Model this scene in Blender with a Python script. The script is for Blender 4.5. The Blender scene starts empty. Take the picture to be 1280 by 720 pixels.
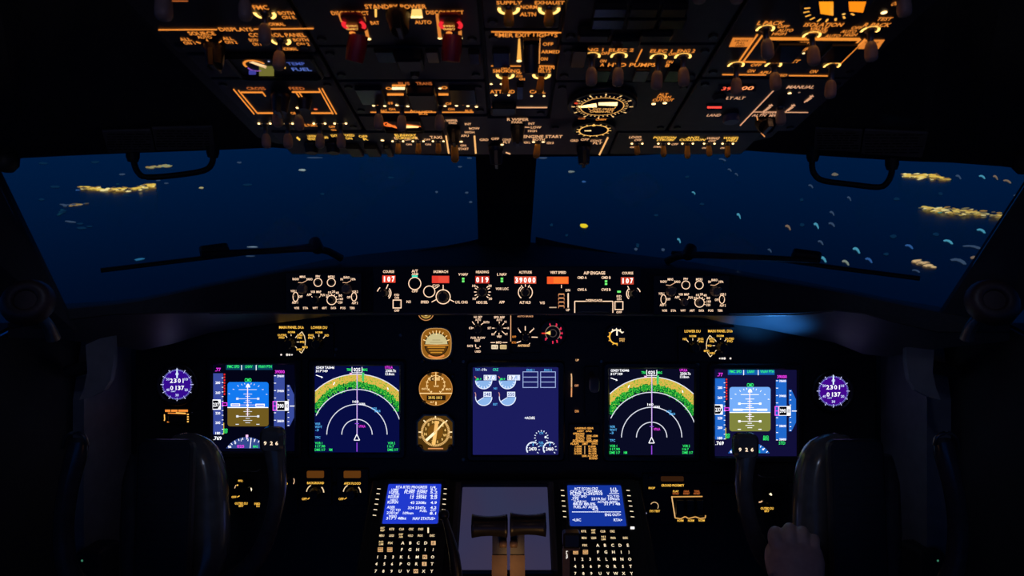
import bpy, math, random
from mathutils import Vector, Matrix
random.seed(7)
SC = bpy.context.scene
COL = SC.collection
F = 853.0
PITCH = math.radians(18.0)
EYE = Vector((0, 0, 1.30))
CX, CF, CU = Vector((1, 0, 0)), Vector((0, math.cos(PITCH), -math.sin(PITCH))), Vector((0, math.sin(PITCH), math.cos(PITCH)))


def dirw(c):
    return CX * c[0] + CF * c[1] + CU * c[2]


def toworld(c):
    return EYE + dirw(c)


def C(px, py, d):
    """A point of the cockpit, found from where it shows and how far ahead it is."""
    return toworld(((px - 640) / F * d, d, (360 - py) / F * d))


# ------------------------------------------------------------------ materials
def lin(v):
    v /= 255.0
    return v / 12.92 if v <= 0.04045 else ((v + 0.055) / 1.055) ** 2.4


def rgb(r, g, b):
    return (lin(r), lin(g), lin(b), 1.0)


def newmat(name):
    m = bpy.data.materials.new(name)
    m.use_nodes = True
    nt = m.node_tree
    nt.nodes.clear()
    return m, nt, nt.nodes.new('ShaderNodeOutputMaterial')


_em = {}


def EM(r, g, b, s=1.0, sample=False):
    k = (r, g, b, s, sample)
    if k not in _em:
        m, nt, out = newmat('lit_%d_%d_%d' % (r, g, b))
        e = nt.nodes.new('ShaderNodeEmission')
        e.inputs[0].default_value = rgb(r, g, b)
        e.inputs[1].default_value = s
        nt.links.new(e.outputs[0], out.inputs[0])
        m.cycles.emission_sampling = 'AUTO' if sample else 'NONE'
        _em[k] = m
    return _em[k]


def PB(name, col, rough=0.5, metal=0.0, var=0.25, scale=60.0, bump=0.0, spec=0.5):
    m, nt, out = newmat(name)
    p = nt.nodes.new('ShaderNodeBsdfPrincipled')
    tc = nt.nodes.new('ShaderNodeTexCoord')
    nz = nt.nodes.new('ShaderNodeTexNoise')
    nz.inputs['Scale'].default_value = scale
    nz.inputs['Detail'].default_value = 4
    rp = nt.nodes.new('ShaderNodeValToRGB')
    a = [max(0, c * (1 - var)) for c in col]
    b = [c * (1 + var) for c in col]
    rp.color_ramp.elements[0].position = 0.3
    rp.color_ramp.elements[1].position = 0.7
    rp.color_ramp.elements[0].color = (*a, 1)
    rp.color_ramp.elements[1].color = (*b, 1)
    nt.links.new(tc.outputs['Object'], nz.inputs['Vector'])
    nt.links.new(nz.outputs['Fac'], rp.inputs['Fac'])
    nt.links.new(rp.outputs['Color'], p.inputs['Base Color'])
    p.inputs['Roughness'].default_value = rough
    p.inputs['Metallic'].default_value = metal
    p.inputs['Specular IOR Level'].default_value = spec
    if bump:
        bp = nt.nodes.new('ShaderNodeBump')
        bp.inputs['Strength'].default_value = bump
        bp.inputs['Distance'].default_value = 0.001
        nt.links.new(nz.outputs['Fac'], bp.inputs['Height'])
        nt.links.new(bp.outputs[0], p.inputs['Normal'])
    nt.links.new(p.outputs[0], out.inputs[0])
    return m


def noisy_em(name, stops, scale, strength=1.0, detail=3.0, stretch=(1, 1, 1)):
    m, nt, out = newmat(name)
    e = nt.nodes.new('ShaderNodeEmission')
    tc = nt.nodes.new('ShaderNodeTexCoord')
    mp = nt.nodes.new('ShaderNodeMapping')
    mp.inputs['Scale'].default_value = stretch
    nz = nt.nodes.new('ShaderNodeTexNoise')
    nz.inputs['Scale'].default_value = scale
    nz.inputs['Detail'].default_value = detail
    rp = nt.nodes.new('ShaderNodeValToRGB')
    cr = rp.color_ramp
    while len(cr.elements) < len(stops):
        cr.elements.new(0.5)
    for el, (pos, c) in zip(cr.elements, stops):
        el.position = pos
        el.color = rgb(*c)
    nt.links.new(tc.outputs['Object'], mp.inputs[0])
    nt.links.new(mp.outputs[0], nz.inputs['Vector'])
    nt.links.new(nz.outputs['Fac'], rp.inputs['Fac'])
    nt.links.new(rp.outputs['Color'], e.inputs[0])
    e.inputs[1].default_value = strength
    nt.links.new(e.outputs[0], out.inputs[0])
    m.cycles.emission_sampling = 'NONE'
    return m


M_PANEL = PB('panel_grey_paint', (0.055, 0.050, 0.062), 0.5, var=0.15, scale=90, bump=0.15)
M_BOARD = PB('panel_black_paint', (0.012, 0.012, 0.014), 0.5, var=0.2, scale=90, bump=0.2)
M_BEZEL = PB('bezel_black', (0.014, 0.014, 0.018), 0.38, var=0.15, scale=80)
M_BLACK = PB('knob_black_plastic', (0.02, 0.019, 0.019), 0.35, var=0.2, scale=200)
M_LENS = PB('dark_lens', (0.008, 0.009, 0.016), 0.2, var=0.1)
M_IVORY = PB('switch_ivory_plastic', (0.50, 0.36, 0.27), 0.4, var=0.12, scale=150)
M_AMBERLIT = PB('switch_amber_lit_plastic', (0.80, 0.36, 0.04), 0.4, var=0.12, scale=150)  # amber light falling on pale paddles, put into their base colour
M_STEM = PB('switch_steel', (0.22, 0.19, 0.17), 0.35, 0.8, var=0.15, scale=150)
M_RED = PB('guard_red_plastic', (0.30, 0.012, 0.02), 0.35, var=0.15)
M_PAD = PB('glareshield_pad', (0.014, 0.014, 0.017), 0.75, var=0.3, scale=150, bump=0.4)
M_LIP = PB('glareshield_lip_plastic', (0.055, 0.06, 0.07), 0.42, var=0.1, scale=30)
M_TRIM = PB('window_trim_dark', (0.012, 0.012, 0.016), 0.6, var=0.3, scale=25)
M_LINER = PB('ceiling_liner', (0.020, 0.020, 0.024), 0.7, var=0.25, scale=40, bump=0.2)
M_SIDE = PB('sidewall_grey', (0.14, 0.14, 0.155), 0.55, var=0.12, scale=40, bump=0.1)
M_DARK = PB('dark_grey', (0.015, 0.015, 0.018), 0.8, var=0.2, scale=20)  # one even dark grey for sidewalls, floor and bulkhead
M_YOKE = PB('yoke_gloss_black', (0.07, 0.066, 0.068), 0.2, var=0.2, scale=50)
M_CARD = PB('checklist_card', (0.014, 0.014, 0.019), 0.4, var=0.1)
M_INK = PB('printed_ink', (0.006, 0.006, 0.007), 0.6, var=0.1)
M_PLAC = PB('placard_aluminium', (0.16, 0.145, 0.13), 0.5, 0.2, var=0.15)
M_LEVER = PB('lever_black_grip', (0.03, 0.027, 0.027), 0.3, var=0.15, scale=80)
M_BRASS = PB('lever_plate_tan', (0.30, 0.20, 0.13), 0.5, 0.2, var=0.15, scale=60)
M_BROWN = PB('pedestal_brown_grey', (0.10, 0.08, 0.065), 0.5, var=0.15, scale=60)
M_SKIN = PB('skin', (0.50, 0.34, 0.29), 0.5, var=0.1, scale=90)
M_CLOTH = PB('sleeve_cloth', (0.03, 0.03, 0.045), 0.9, var=0.3, scale=200)
M_RUBBER = PB('wiper_rubber', (0.008, 0.008, 0.009), 0.6, var=0.2)
M_BRASSRIM = PB('gauge_rim', (0.42, 0.30, 0.18), 0.35, 0.6, var=0.15)
# lettering
AMB = EM(242, 143, 56, 1.08)
AMBD = EM(190, 100, 45, 1.0)
AMBL = EM(255, 190, 90, 1.3)
YEL = EM(250, 190, 75, 1.25)
PINKW = EM(255, 214, 178, 1.25)
CREAM = EM(250, 228, 190, 1.2)
WHITE = EM(250, 250, 255, 1.3)
WHITED = EM(190, 200, 235, 1.0)
GLOW = EM(255, 196, 100, 2.6, True)
GLOW2 = EM(255, 214, 140, 2.6, True)
DOT = EM(255, 206, 136, 3.5, True)
REDSEG = EM(235, 70, 50, 1.0)
REDHOT = EM(255, 95, 75, 1.0, True)
ORANGE = EM(255, 120, 40, 1.0, True)
SEG = EM(255, 246, 236, 2.0)
GREEN = EM(50, 235, 110, 1.2)
GREENS = EM(110, 235, 110, 1.2)
TEALG = EM(60, 210, 175, 1.2)
MAG = EM(235, 60, 235, 1.2)
PURP = EM(150, 70, 225, 1.1)
CYAN = EM(90, 180, 245, 1.1)
RED = EM(240, 40, 40, 1.0)
CRIM = EM(235, 45, 80, 1.0)
BLK = EM(4, 4, 10, 1.0)


# ------------------------------------------------------------------ meshes
_txt = {}


def text_mesh(s):
    if s not in _txt:
        cu = bpy.data.curves.new('glyphs', 'FONT')
        cu.body = s
        cu.resolution_u = 2
        cu.offset = 0.018
        ob = bpy.data.objects.new('glyphs', cu)
        me = bpy.data.meshes.new_from_object(ob)
        vs = [(v.co.x, v.co.y) for v in me.vertices]
        fs = [tuple(p.vertices) for p in me.polygons]
        bpy.data.objects.remove(ob)
        bpy.data.curves.remove(cu)
        bpy.data.meshes.remove(me)
        if vs:
            x0, x1 = min(v[0] for v in vs), max(v[0] for v in vs)
            y0, y1 = min(v[1] for v in vs), max(v[1] for v in vs)
            w, h = max(x1 - x0, 1e-6), max(y1 - y0, 1e-6)
            vs = [((x - (x0 + x1) / 2), (y - (y0 + y1) / 2)) for x, y in vs]
        else:
            w = h = 1
        _txt[s] = (vs, fs, w, h)
    return _txt[s]


class MB:
    """Collects faces for ONE mesh object, in the local axes of its thing (x right, y up the panel, z towards the viewer)."""

    def __init__(self, thing=None):
        self.t, self.v, self.f, self.m, self.mats, self.sm = thing, [], [], [], [], []
        self.z = 0.0
        self.adds = []

    def mi(self, mat):
        if mat not in self.mats:
            self.mats.append(mat)
        return self.mats.index(mat)

    def add(self, vs, fs, mat, smooth=False, text=False):
        b, k = len(self.v), self.mi(mat)
        self.adds.append((b, b + len(vs), len(self.f), len(self.f) + len(fs), text))
        self.v += [tuple(x) for x in vs]
        for f in fs:
            self.f.append(tuple(i + b for i in f))
            self.m.append(k)
            self.sm.append(smooth)

    def groups(self):
        """the lettering in clusters that lie apart on the panel"""
        bx = []
        for v0, v1, f0, f1, tx in self.adds:
            q = self.v[v0:v1]
            lo, hi = [min(p[i] for p in q) for i in range(2)], [max(p[i] for p in q) for i in range(2)]
            bx.append((lo, hi, 0 if tx else max(hi[0] - lo[0], hi[1] - lo[1])))
        par = list(range(len(bx)))

        def root(i):
            while par[i] != i:
                i = par[i]
            return i
        for i in range(len(bx)):
            for j in range(i):
                g = [max(0, bx[i][0][k] - bx[j][1][k], bx[j][0][k] - bx[i][1][k]) for k in range(2)]
                if math.hypot(*g) <= max(.02, .5 * max(bx[i][2], bx[j][2])):
                    par[root(i)] = root(j)
        out = {}
        for i in range(len(bx)):
            out.setdefault(root(i), []).append(self.adds[i])
        return list(out.values())

    def build(self, name, parent, label=None, loc=None):
        if name == 'lettering' and self.t is not None:
            gs = self.groups()
            if len(gs) > 1:
                for g in gs:
                    m = MB(None)
                    for v0, v1, f0, f1, tx in g:
                        m.add(self.v[v0:v1], [tuple(i - v0 for i in f) for f in self.f[f0:f1]], self.mats[self.m[f0]])
                    m.build(name, parent, label)
                return None
        me = bpy.data.meshes.new(name)
        me.from_pydata(self.v, [], self.f)
        for m in self.mats:
            me.materials.append(m)
        me.polygons.foreach_set('material_index', self.m)
        me.polygons.foreach_set('use_smooth', self.sm)
        me.update()
        o = bpy.data.objects.new(name, me)
        COL.objects.link(o)
        if parent is not None:
            o.parent = parent
        if label:
            o['label'] = label
        return o

    # ---- panel drawing, given where it shows (px) on the thing's own plane
    def p(self, x, y, z=None):
        a, b = self.t.ab(x, y)
        return (a, b, self.z if z is None else z)

    def quad(self, pts, mat, z=None):
        self.add([self.p(x, y, z) for x, y in pts], [tuple(range(len(pts)))], mat)

    def R(self, x0, y0, x1, y1, mat, z=None):
        self.quad([(x0, y1), (x1, y1), (x1, y0), (x0, y0)], mat, z)

    def L(self, x0, y0, x1, y1, th, mat, z=None):
        dx, dy = x1 - x0, y1 - y0
        n = math.hypot(dx, dy) or 1
        ox, oy = -dy / n * th / 2, dx / n * th / 2
        self.quad([(x0 + ox, y0 + oy), (x1 + ox, y1 + oy), (x1 - ox, y1 - oy), (x0 - ox, y0 - oy)], mat, z)

    def PL(self, pts, th, mat, z=None):
        for (a, b), (c, d) in zip(pts, pts[1:]):
            self.L(a, b, c, d, th, mat, z)

    def RO(self, x0, y0, x1, y1, th, mat, z=None):
        self.R(x0, y0, x1, y0 + th, mat, z)
        self.R(x0, y1 - th, x1, y1, mat, z)
        self.R(x0, y0 + th, x0 + th, y1 - th, mat, z)
        self.R(x1 - th, y0 + th, x1, y1 - th, mat, z)

    def T(self, s, x, y, w, h, mat, z=None):
        vs, fs, tw, th = text_mesh(s)
        a, b = self.t.ab(x, y)
        sx, sy = self.t.scale(x, y)
        kh = h * sy / th
        kw = (w * sx / tw) if w else kh
        zz = self.z if z is None else z
        self.add([(a + vx * kw, b + vy * kh, zz) for vx, vy in vs], fs, mat, False, True)

    def ring(self, x, y, r, th, mat, a0=0, a1=360, z=None, seg=None):
        """true circle on the panel; r and th in pixels across"""
        a, b = self.t.ab(x, y)
        sx, _ = self.t.scale(x, y)
        self.ringl(a, b, r * sx, th * sx, mat, a0, a1, z, seg)

    def ringl(self, a, b, R0, TH, mat, a0=0, a1=360, z=None, seg=None):
        n = seg or max(6, int(abs(a1 - a0) / 12))
        zz = self.z if z is None else z
        vs = []
        for i in range(n + 1):
            t = math.radians(a0 + (a1 - a0) * i / n)
            c, s = math.cos(t), math.sin(t)
            vs.append((a + c * (R0 - TH / 2), b + s * (R0 - TH / 2), zz))
            vs.append((a + c * (R0 + TH / 2), b + s * (R0 + TH / 2), zz))
        fs = [(2 * i, 2 * i + 1, 2 * i + 3, 2 * i + 2) for i in range(n)]
        self.add(vs, fs, mat)

    def disc(self, x, y, r, mat, z=None, a0=0, a1=360, n=24):
        a, b = self.t.ab(x, y)
        sx, _ = self.t.scale(x, y)
        zz = self.z if z is None else z
        k = max(5, int(n * abs(a1 - a0) / 360))
        vs = [] if abs(a1 - a0) >= 360 else [(a, b, zz)]
        for i in range(k if not vs else k + 1):
            t = math.radians(a0 + (a1 - a0) * i / k)
            vs.append((a + math.cos(t) * r * sx, b + math.sin(t) * r * sx, zz))
        self.add(vs, [tuple(range(len(vs)))], mat)

    def ticks(self, x, y, r0, r1, angs, th, mat, z=None):
        a, b = self.t.ab(x, y)
        sx, _ = self.t.scale(x, y)
        zz = self.z if z is None else z
        for g in angs:
            t = math.radians(g)
            c, s = math.cos(t), math.sin(t)
            w = th * sx / 2
            p, q = (a + c * r0 * sx, b + s * r0 * sx), (a + c * r1 * sx, b + s * r1 * sx)
            self.add([(p[0] + s * w, p[1] - c * w, zz), (q[0] + s * w, q[1] - c * w, zz), (q[0] - s * w, q[1] + c * w, zz), (p[0] - s * w, p[1] + c * w, zz)], [(0, 1, 2, 3)], mat)

    # ---- solids, local metres
    def prism(self, out, z0, z1, mat, ch=0.0, top=None):
        """outline (counter-clockwise a,b pairs) raised from z0 to z1 with a chamfer"""
        n = len(out)
        cx, cy = sum(p[0] for p in out) / n, sum(p[1] for p in out) / n

        def inset(k):
            res = []
            for i in range(n):
                p, q, r = Vector(out[i - 1]), Vector(out[i]), Vector(out[(i + 1) % n])
                e1, e2 = (q - p).normalized(), (r - q).normalized()
                nn = Vector((-e1.y - e2.y, e1.x + e2.x))
                if nn.length < 1e-6:
                    nn = Vector((-e1.y, e1.x))
                nn.normalize()
                c = max(0.3, nn.dot(Vector((-e1.y, e1.x))))
                res.append(q + nn * k / c)
            return res
        rings = [[(a, b, z0) for a, b in out], [(a, b, z1 - ch) for a, b in out]]
        if ch:
            rings.append([(p.x, p.y, z1) for p in inset(ch)])
        vs = sum(rings, [])
        fs = []
        for k in range(len(rings) - 1):
            for i in range(n):
                j = (i + 1) % n
                fs.append((k * n + i, k * n + j, (k + 1) * n + j, (k + 1) * n + i))
        fs.append(tuple(range(n - 1, -1, -1)))
        self.add(vs, fs, mat)
        self.add(rings[-1], [tuple(range(n))], top or mat)

    @staticmethod
    def rr(a0, b0, a1, b1, r, k=4):
        out = []
        for cx, cy, s in ((a1 - r, b0 + r, -90), (a1 - r, b1 - r, 0), (a0 + r, b1 - r, 90), (a0 + r, b0 + r, 180)):
            for i in range(k + 1):
                t = math.radians(s + 90 * i / k)
                out.append((cx + r * math.cos(t), cy + r * math.sin(t)))
        return out

    def plate(self, x0, y0, x1, y1, z0, z1, mat, r=0.002, ch=0.001, yref=None, top=None):
        yr = (y0 + y1) / 2 if yref is None else yref
        a0, a1 = self.t.ab(x0, yr)[0], self.t.ab(x1, yr)[0]
        b0, b1 = self.t.ab((x0 + x1) / 2, y1)[1], self.t.ab((x0 + x1) / 2, y0)[1]
        self.prism(self.rr(a0, b0, a1, b1, min(r, (a1 - a0) * .45, (b1 - b0) * .45)), z0, z1, mat, ch, top)

    def frame(self, x0, y0, x1, y1, ix0, iy0, ix1, iy1, z0, z1, mat, ro=0.006, ri=0.003, ch=0.002, yref=None):
        yr = (y0 + y1) / 2 if yref is None else yref
        A = lambda x: self.t.ab(x, yr)[0]
        B = lambda y: self.t.ab((x0 + x1) / 2, y)[1]
        o = self.rr(A(x0), B(y1), A(x1), B(y0), ro)
        o2 = self.rr(A(x0) + ch, B(y1) + ch, A(x1) - ch, B(y0) - ch, ro)
        i2 = self.rr(A(ix0) - ch, B(iy1) - ch, A(ix1) + ch, B(iy0) + ch, ri)
        i = self.rr(A(ix0), B(iy1), A(ix1), B(iy0), ri)
        n = len(o)
        rings = [[(a, b, z0) for a, b in o], [(a, b, z1 - ch) for a, b in o], [(a, b, z1) for a, b in o2], [(a, b, z1) for a, b in i2], [(a, b, z1 - ch) for a, b in i], [(a, b, z0) for a, b in i]]
        vs = sum(rings, [])
        fs = []
        for k in range(6):
            kk = (k + 1) % 6
            for q in range(n):
                j = (q + 1) % n
                fs.append((k * n + q, k * n + j, kk * n + j, kk * n + q))
        self.add(vs, fs, mat)

    def lathe(self, prof, O, axis, mat, seg=16, xs=1.0, side=None):
        ax = Vector(axis).normalized()
        s = Vector(side) if side is not None else (Vector((1, 0, 0)) if abs(ax.x) < 0.9 else Vector((0, 0, 1)))
        s = (s - ax * s.dot(ax)).normalized()
        q = ax.cross(s)
        O = Vector(O)
        vs, fs = [], []
        for r, h in prof:
            for i in range(seg):
                t = 2 * math.pi * i / seg
                vs.append(O + ax * h + s * (r * math.cos(t) * xs) + q * (r * math.sin(t)))
        for k in range(len(prof) - 1):
            for i in range(seg):
                j = (i + 1) % seg
                fs.append((k * seg + i, k * seg + j, (k + 1) * seg + j, (k + 1) * seg + i))
        self.add(vs, fs, mat, True)
        self.add(vs[:seg], [tuple(range(seg - 1, -1, -1))], mat)
        self.add(vs[-seg:], [tuple(range(seg))], mat)

    def sweep(self, pts, rad, mat, seg=12, side=(1, 0, 0), sub=3):
        """tube through points (smoothed), rad = list of (across, through) radii"""
        P = [Vector(p) for p in pts]
        Rr = [(r, r) if not isinstance(r, tuple) else r for r in rad]
        Q, S = [], []
        n = len(P)
        for i in range(n - 1):
            p0, p1, p2, p3 = P[max(i - 1, 0)], P[i], P[i + 1], P[min(i + 2, n - 1)]
            for k in range(sub):
                t = k / sub
                Q.append(0.5 * ((2 * p1) + (p2 - p0) * t + (2 * p0 - 5 * p1 + 4 * p2 - p3) * t * t + (3 * p1 - p0 - 3 * p2 + p3) * t ** 3))
                S.append(tuple(Rr[i][j] * (1 - t) + Rr[i + 1][j] * t for j in (0, 1)))
        Q.append(P[-1])
        S.append(Rr[-1])
        vs, fs = [], []
        sd = Vector(side)
        m = len(Q)
        for i in range(m):
            t = (Q[min(i + 1, m - 1)] - Q[max(i - 1, 0)]).normalized()
            s = sd - t * sd.dot(t)
            if s.length < 1e-4:
                s = Vector((0, 0, 1)) - t * t.z
            s.normalize()
            q = t.cross(s)
            for k in range(seg):
                a = 2 * math.pi * k / seg
                vs.append(Q[i] + s * (S[i][0] * math.cos(a)) + q * (S[i][1] * math.sin(a)))
        for i in range(m - 1):
            for k in range(seg):
                j = (k + 1) % seg
                fs.append((i * seg + k, i * seg + j, (i + 1) * seg + j, (i + 1) * seg + k))
        self.add(vs, fs, mat, True)
        self.add(vs[:seg], [tuple(range(seg - 1, -1, -1))], mat)
        self.add(vs[-seg:], [tuple(range(seg))], mat)


class Plane:
    def __init__(self, O, v=(0, 0, 1), u=(1, 0, 0)):
        self.O, self.u, self.v = Vector(O), Vector(u).normalized(), Vector(v).normalized()
        self.n = self.u.cross(self.v).normalized()

    def at(self, px, py):
        r = Vector(((px - 640) / F, 1, (360 - py) / F))
        return r * (self.O.dot(self.n) / r.dot(self.n))

    def shift(self, h):
        return Plane(self.O + self.n * h, self.v, self.u)


def props(o, label, cat, group=None, kind=None):
    if label:
        o['label'] = label
    if cat:
        o['category'] = cat
    if group:
        o['group'] = group
    if kind:
        o['kind'] = kind


class Thing:
    """An Empty at a panel-mounted thing's base, with the panel's own axes; its parts are children."""

    def __init__(self, name, label, cat, plane, px, py, group=None, kind=None):
        self.pl = plane
        self.P0 = plane.at(px, py)
        o = self.o = bpy.data.objects.new(name, None)
        o.empty_display_size = 0.02
        COL.objects.link(o)
        u, v, n = dirw(plane.u), dirw(plane.v), dirw(plane.n)
        m = Matrix((u, v, n)).transposed().to_4x4()
        m.translation = toworld(self.P0)
        o.matrix_world = m
        props(o, label, cat, group, kind)

    def ab(self, px, py):
        d = self.pl.at(px, py) - self.P0
        return d.dot(self.pl.u), d.dot(self.pl.v)

    def scale(self, px, py):
        a0, b0 = self.ab(px - .5, py)
        a1, b1 = self.ab(px + .5, py)
        b2, b3 = self.ab(px, py - .5)[1], self.ab(px, py + .5)[1]
        return abs(a1 - a0), abs(b2 - b3)

    def l3(self, px, py, h):
        """local point at height h over the panel that shows at px,py"""
        d = self.pl.shift(h).at(px, py) - self.P0
        return Vector((d.dot(self.pl.u), d.dot(self.pl.v), d.dot(self.pl.n)))

    def mb(self, z=0.0):
        m = MB(self)
        m.z = z
        return m


class Solid:
    """A free-standing thing: an Empty at its base, world axes; build parts from world points."""

    def __init__(self, name, label, cat, loc, group=None, kind=None):
        self.loc = Vector(loc)
        self.o = bpy.data.objects.new(name, None)
        self.o.empty_display_size = 0.05
        COL.objects.link(self.o)
        self.o.location = self.loc
        props(self.o, label, cat, group, kind)

    def mb(self):
        return MB(None)

    def fin(self, mb, name, parent=None, label=None):
        mb.v = [tuple(Vector(v) - self.loc) for v in mb.v]
        return mb.build(name, parent or self.o, label)


def structure(name, mb, label=None, cat=None):
    o = mb.build(name, None)
    props(o, label, cat, None, 'structure')
    return o


# ------------------------------------------------------------------ small hardware
def toggle(T, cx, cy, tx, ty, style='bulb', collar='ring', name='toggle_switch', width=None, mat=None):
    sx, sy = T.scale(cx, cy)
    d = T.pl.at(cx, cy).y
    Lh = max(0.008, (ty - cy) * d / F * 0.97)
    base = Vector((*T.ab(cx, cy), 0))
    tip = T.l3(tx, ty, Lh)
    ax = tip - base
    Ln = ax.length
    m = T.mb()
    if style == 'bulb':
        r = width or 0.0052
        m.lathe([(0.0042, -0.0005), (0.0042, 0.002), (0.0024, 0.0028), (0.0026, Ln - 2.9 * r)], base, ax, M_STEM, 12)
        m.lathe([(0.0030, Ln - 3.1 * r), (r * .80, Ln - 2.75 * r), (r * .95, Ln - 2.2 * r), (r, Ln - 1.2 * r), (r * .98, Ln - .6 * r), (r * .80, Ln - .2 * r), (r * .45, Ln)], base, ax, M_IVORY, 16)
    elif style == 'paddle':
        r = width or 0.0038
        m.lathe([(0.0034, -0.0005), (0.0034, 0.0015), (0.0022, 0.002), (0.0022, 0.003)], base, ax, M_STEM, 12)
        m.lathe([(r * .75, 0.0025), (r * .9, Ln * .5), (r, Ln - r), (r * .8, Ln - .3 * r), (r * .4, Ln)], base, ax, mat or M_AMBERLIT, 14)
    o = m.build(name, T.o)
    k = T.mb(0.0008)
    a, b = base.x, base.y
    if collar == 'ring':
        k.ringl(a, b, 0.0066, 0.0016, AMBL, -25, 205, 0.0008)
        k.ringl(a, b, 0.0066, 0.0020, GLOW, 140, 200, 0.0010)
        k.ringl(a, b, 0.0066, 0.0020, GLOW, -20, 40, 0.0010)
    elif collar == 'arcs':
        k.ringl(a, b, 0.0075, 0.0026, GLOW, 165, 245, 0.0010)
        k.ringl(a, b, 0.0075, 0.0026, GLOW, -65, 15, 0.0010)
    elif collar == 'dots':
        for s in (-1, 1):
            k.lathe([(0.0013, 0), (0.0013, 0.0008), (0.0006, 0.0012)], (a + s * 0.0064, b + 0.0022, 0), (0, 0, 1), DOT, 8)
    if k.v:
        k.build('switch_collar', o, 'lit amber collar')
    return o


def knob(T, x, y, r, h, mat=None, ang=90, name='rotary_knob', bar=True, ptr=None, tip=None):
    """rotary knob, r in pixels across, h metres tall"""
    sx, _ = T.scale(x, y)
    R = r * sx
    a, b = T.ab(x, y)
    ax = (0, 0, 1)
    if tip:
        ax = T.l3(tip[0], tip[1], h) - Vector((a, b, 0))
    m = T.mb()
    mat = mat or M_BLACK
    m.lathe([(R, 0), (R, h * .25), (R * .9, h * .32), (R * .78, h * .9), (R * .7, h)], (a, b, 0), ax, mat, 18)
    if bar:
        t = math.radians(ang)
        c, s = math.cos(t), math.sin(t)
        w = R * .22
        pts = [(a - c * R * .9 + s * w, b - s * R * .9 - c * w), (a + c * R + s * w, b + s * R - c * w), (a + c * R - s * w, b + s * R + c * w), (a - c * R * .9 - s * w, b - s * R * .9 + c * w)]
        off = Vector(ax).normalized() * h
        m2 = MB(T)
        m2.prism(pts, h * .3, h * 1.12, mat, R * .06)
        k = Vector(ax).normalized()
        vs = [(v[0] + k.x / max(k.z, .1) * v[2], v[1] + k.y / max(k.z, .1) * v[2], v[2]) for v in m2.v]
        m.add(vs, m2.f, mat)
    o = m.build(name, T.o)
    if ptr:
        q = T.mb()
        t = math.radians(ang)
        c, s = math.cos(t), math.sin(t)
        w = R * .09
        z = h * 1.13
        kx = Vector(ax).normalized()
        ox, oy = kx.x / max(kx.z, .1) * z, kx.y / max(kx.z, .1) * z
        q.add([(a + c * R * .2 + s * w + ox, b + s * R * .2 - c * w + oy, z), (a + c * R * .95 + s * w + ox, b + s * R * .95 - c * w + oy, z), (a + c * R * .95 - s * w + ox, b + s * R * .95 + c * w + oy, z), (a + c * R * .2 - s * w + ox, b + s * R * .2 + c * w + oy, z)], [(0, 1, 2, 3)], ptr)
        q.build('pointer_line', o, 'pale pointer line')
    return o


def fasteners(m, pts, r=2.2):
    for x, y in pts:
        a, b = m.t.ab(x, y)
        m.lathe([(0.0042, 0), (0.0042, 0.0012), (0.0030, 0.0018)], (a, b, 0), (0, 0, 1), M_BLACK, 12)


def annun(T, x0, y0, x1, y1, h=0.004, name='annunciator_light'):
    m = T.mb()
    m.plate(x0, y0, x1, y1, 0, h, M_BEZEL, 0.001, 0.0008, top=M_LENS)
    return m.build(name, T.o)

# =================================================================== OVERHEAD
OH = Plane((0, 0.70, (360 - 120) / F * 0.70), v=(0, -1, 120 / 853.0))


def oh_module(name, label, xl, xr, yref, yt, yb, cat='panel', fast=True):
    T = Thing(name, label, cat, OH, (xl + xr) / 2, yref, group='overhead panel modules')
    m = T.mb()
    a0, a1 = T.ab(xl, yref)[0], T.ab(xr, yref)[0]
    b0, b1 = T.ab(640, yb)[1], T.ab(640, yt)[1]
    m.prism(m.rr(a0, b0, a1, b1, 0.003), -0.005, 0.0, M_PANEL, 0.0012)
    if fast:
        for a in (a0 + 0.008, a1 - 0.008):
            for b in (b0 + 0.012, b1 - 0.012):
                m.lathe([(0.0042, 0), (0.0042, 0.0010), (0.0030, 0.0016)], (a, b, 0), (0, 0, 1), M_BLACK, 12)
    m.build('faceplate', T.o)
    return T


# the body behind the modules
T = Thing('overhead_panel', 'big dark overhead panel frame carrying all the switch modules', 'overhead panel', OH, 640, 120)
m = T.mb()
pts = [(60, -70), (318, 178), (345, 186.5), (430, 192.5), (470, 194.8), (810, 194.8), (865, 189.5), (925, 187.5), (968, 178), (1240, -70)]
m.prism([T.ab(x, y) for x, y in pts], -0.07, -0.006, M_BOARD, 0.004)
m.build('panel_frame', T.o)

# ---- column 1
T = oh_module('display_source_panel', 'overhead module lettered DISPLAYS with SOURCE and CONTROL PANEL switches', 276, 428, 120, -40, 66)
m = T.mb(0.0006)
for s, x, y, w, h in (("FMC", 325.6, 8.5, 19, 5.5), ("BOTH", 357.7, 15.6, 20, 4.2), ("ON R", 361, 21, 17, 4.2), ("NORMAL", 344, 29.5, 24, 4), ("DISPLAYS", 294.8, 36, 42, 4.6),
                      ("SOURCE", 252, 41, 33, 4.6), ("AUTO", 255.5, 45.7, 18, 3.8), ("ALL", 231.8, 48.4, 14, 3.8), ("ON 1", 236.5, 53, 14, 3.8), ("ALL", 284.6, 47.4, 13, 3.8), ("ON 2", 288.7, 52, 15, 3.8),
                      ("CONTROL PANEL", 346.5, 43, 71, 4.8), ("BOTH", 317.5, 49.5, 12, 3.8), ("ON 1", 321, 54.5, 10, 3.8), ("BOTH", 376, 49, 19, 3.8), ("ON 2", 378.7, 54.5, 16, 3.8), ("NORMAL", 362, 60.5, 20, 3.8)):
    m.T(s, x, y, w, h, AMB)
m.L(198, 36.5, 271.5, 36.2, 1.6, AMB)
m.L(317, 35.6, 392, 34.8, 1.6, AMB)
for q in ((245, 51.5, 251, 53.5), (258, 48.5, 261, 52), (277, 50, 272.5, 54)):
    m.L(*q, 1.4, AMB)
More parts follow.
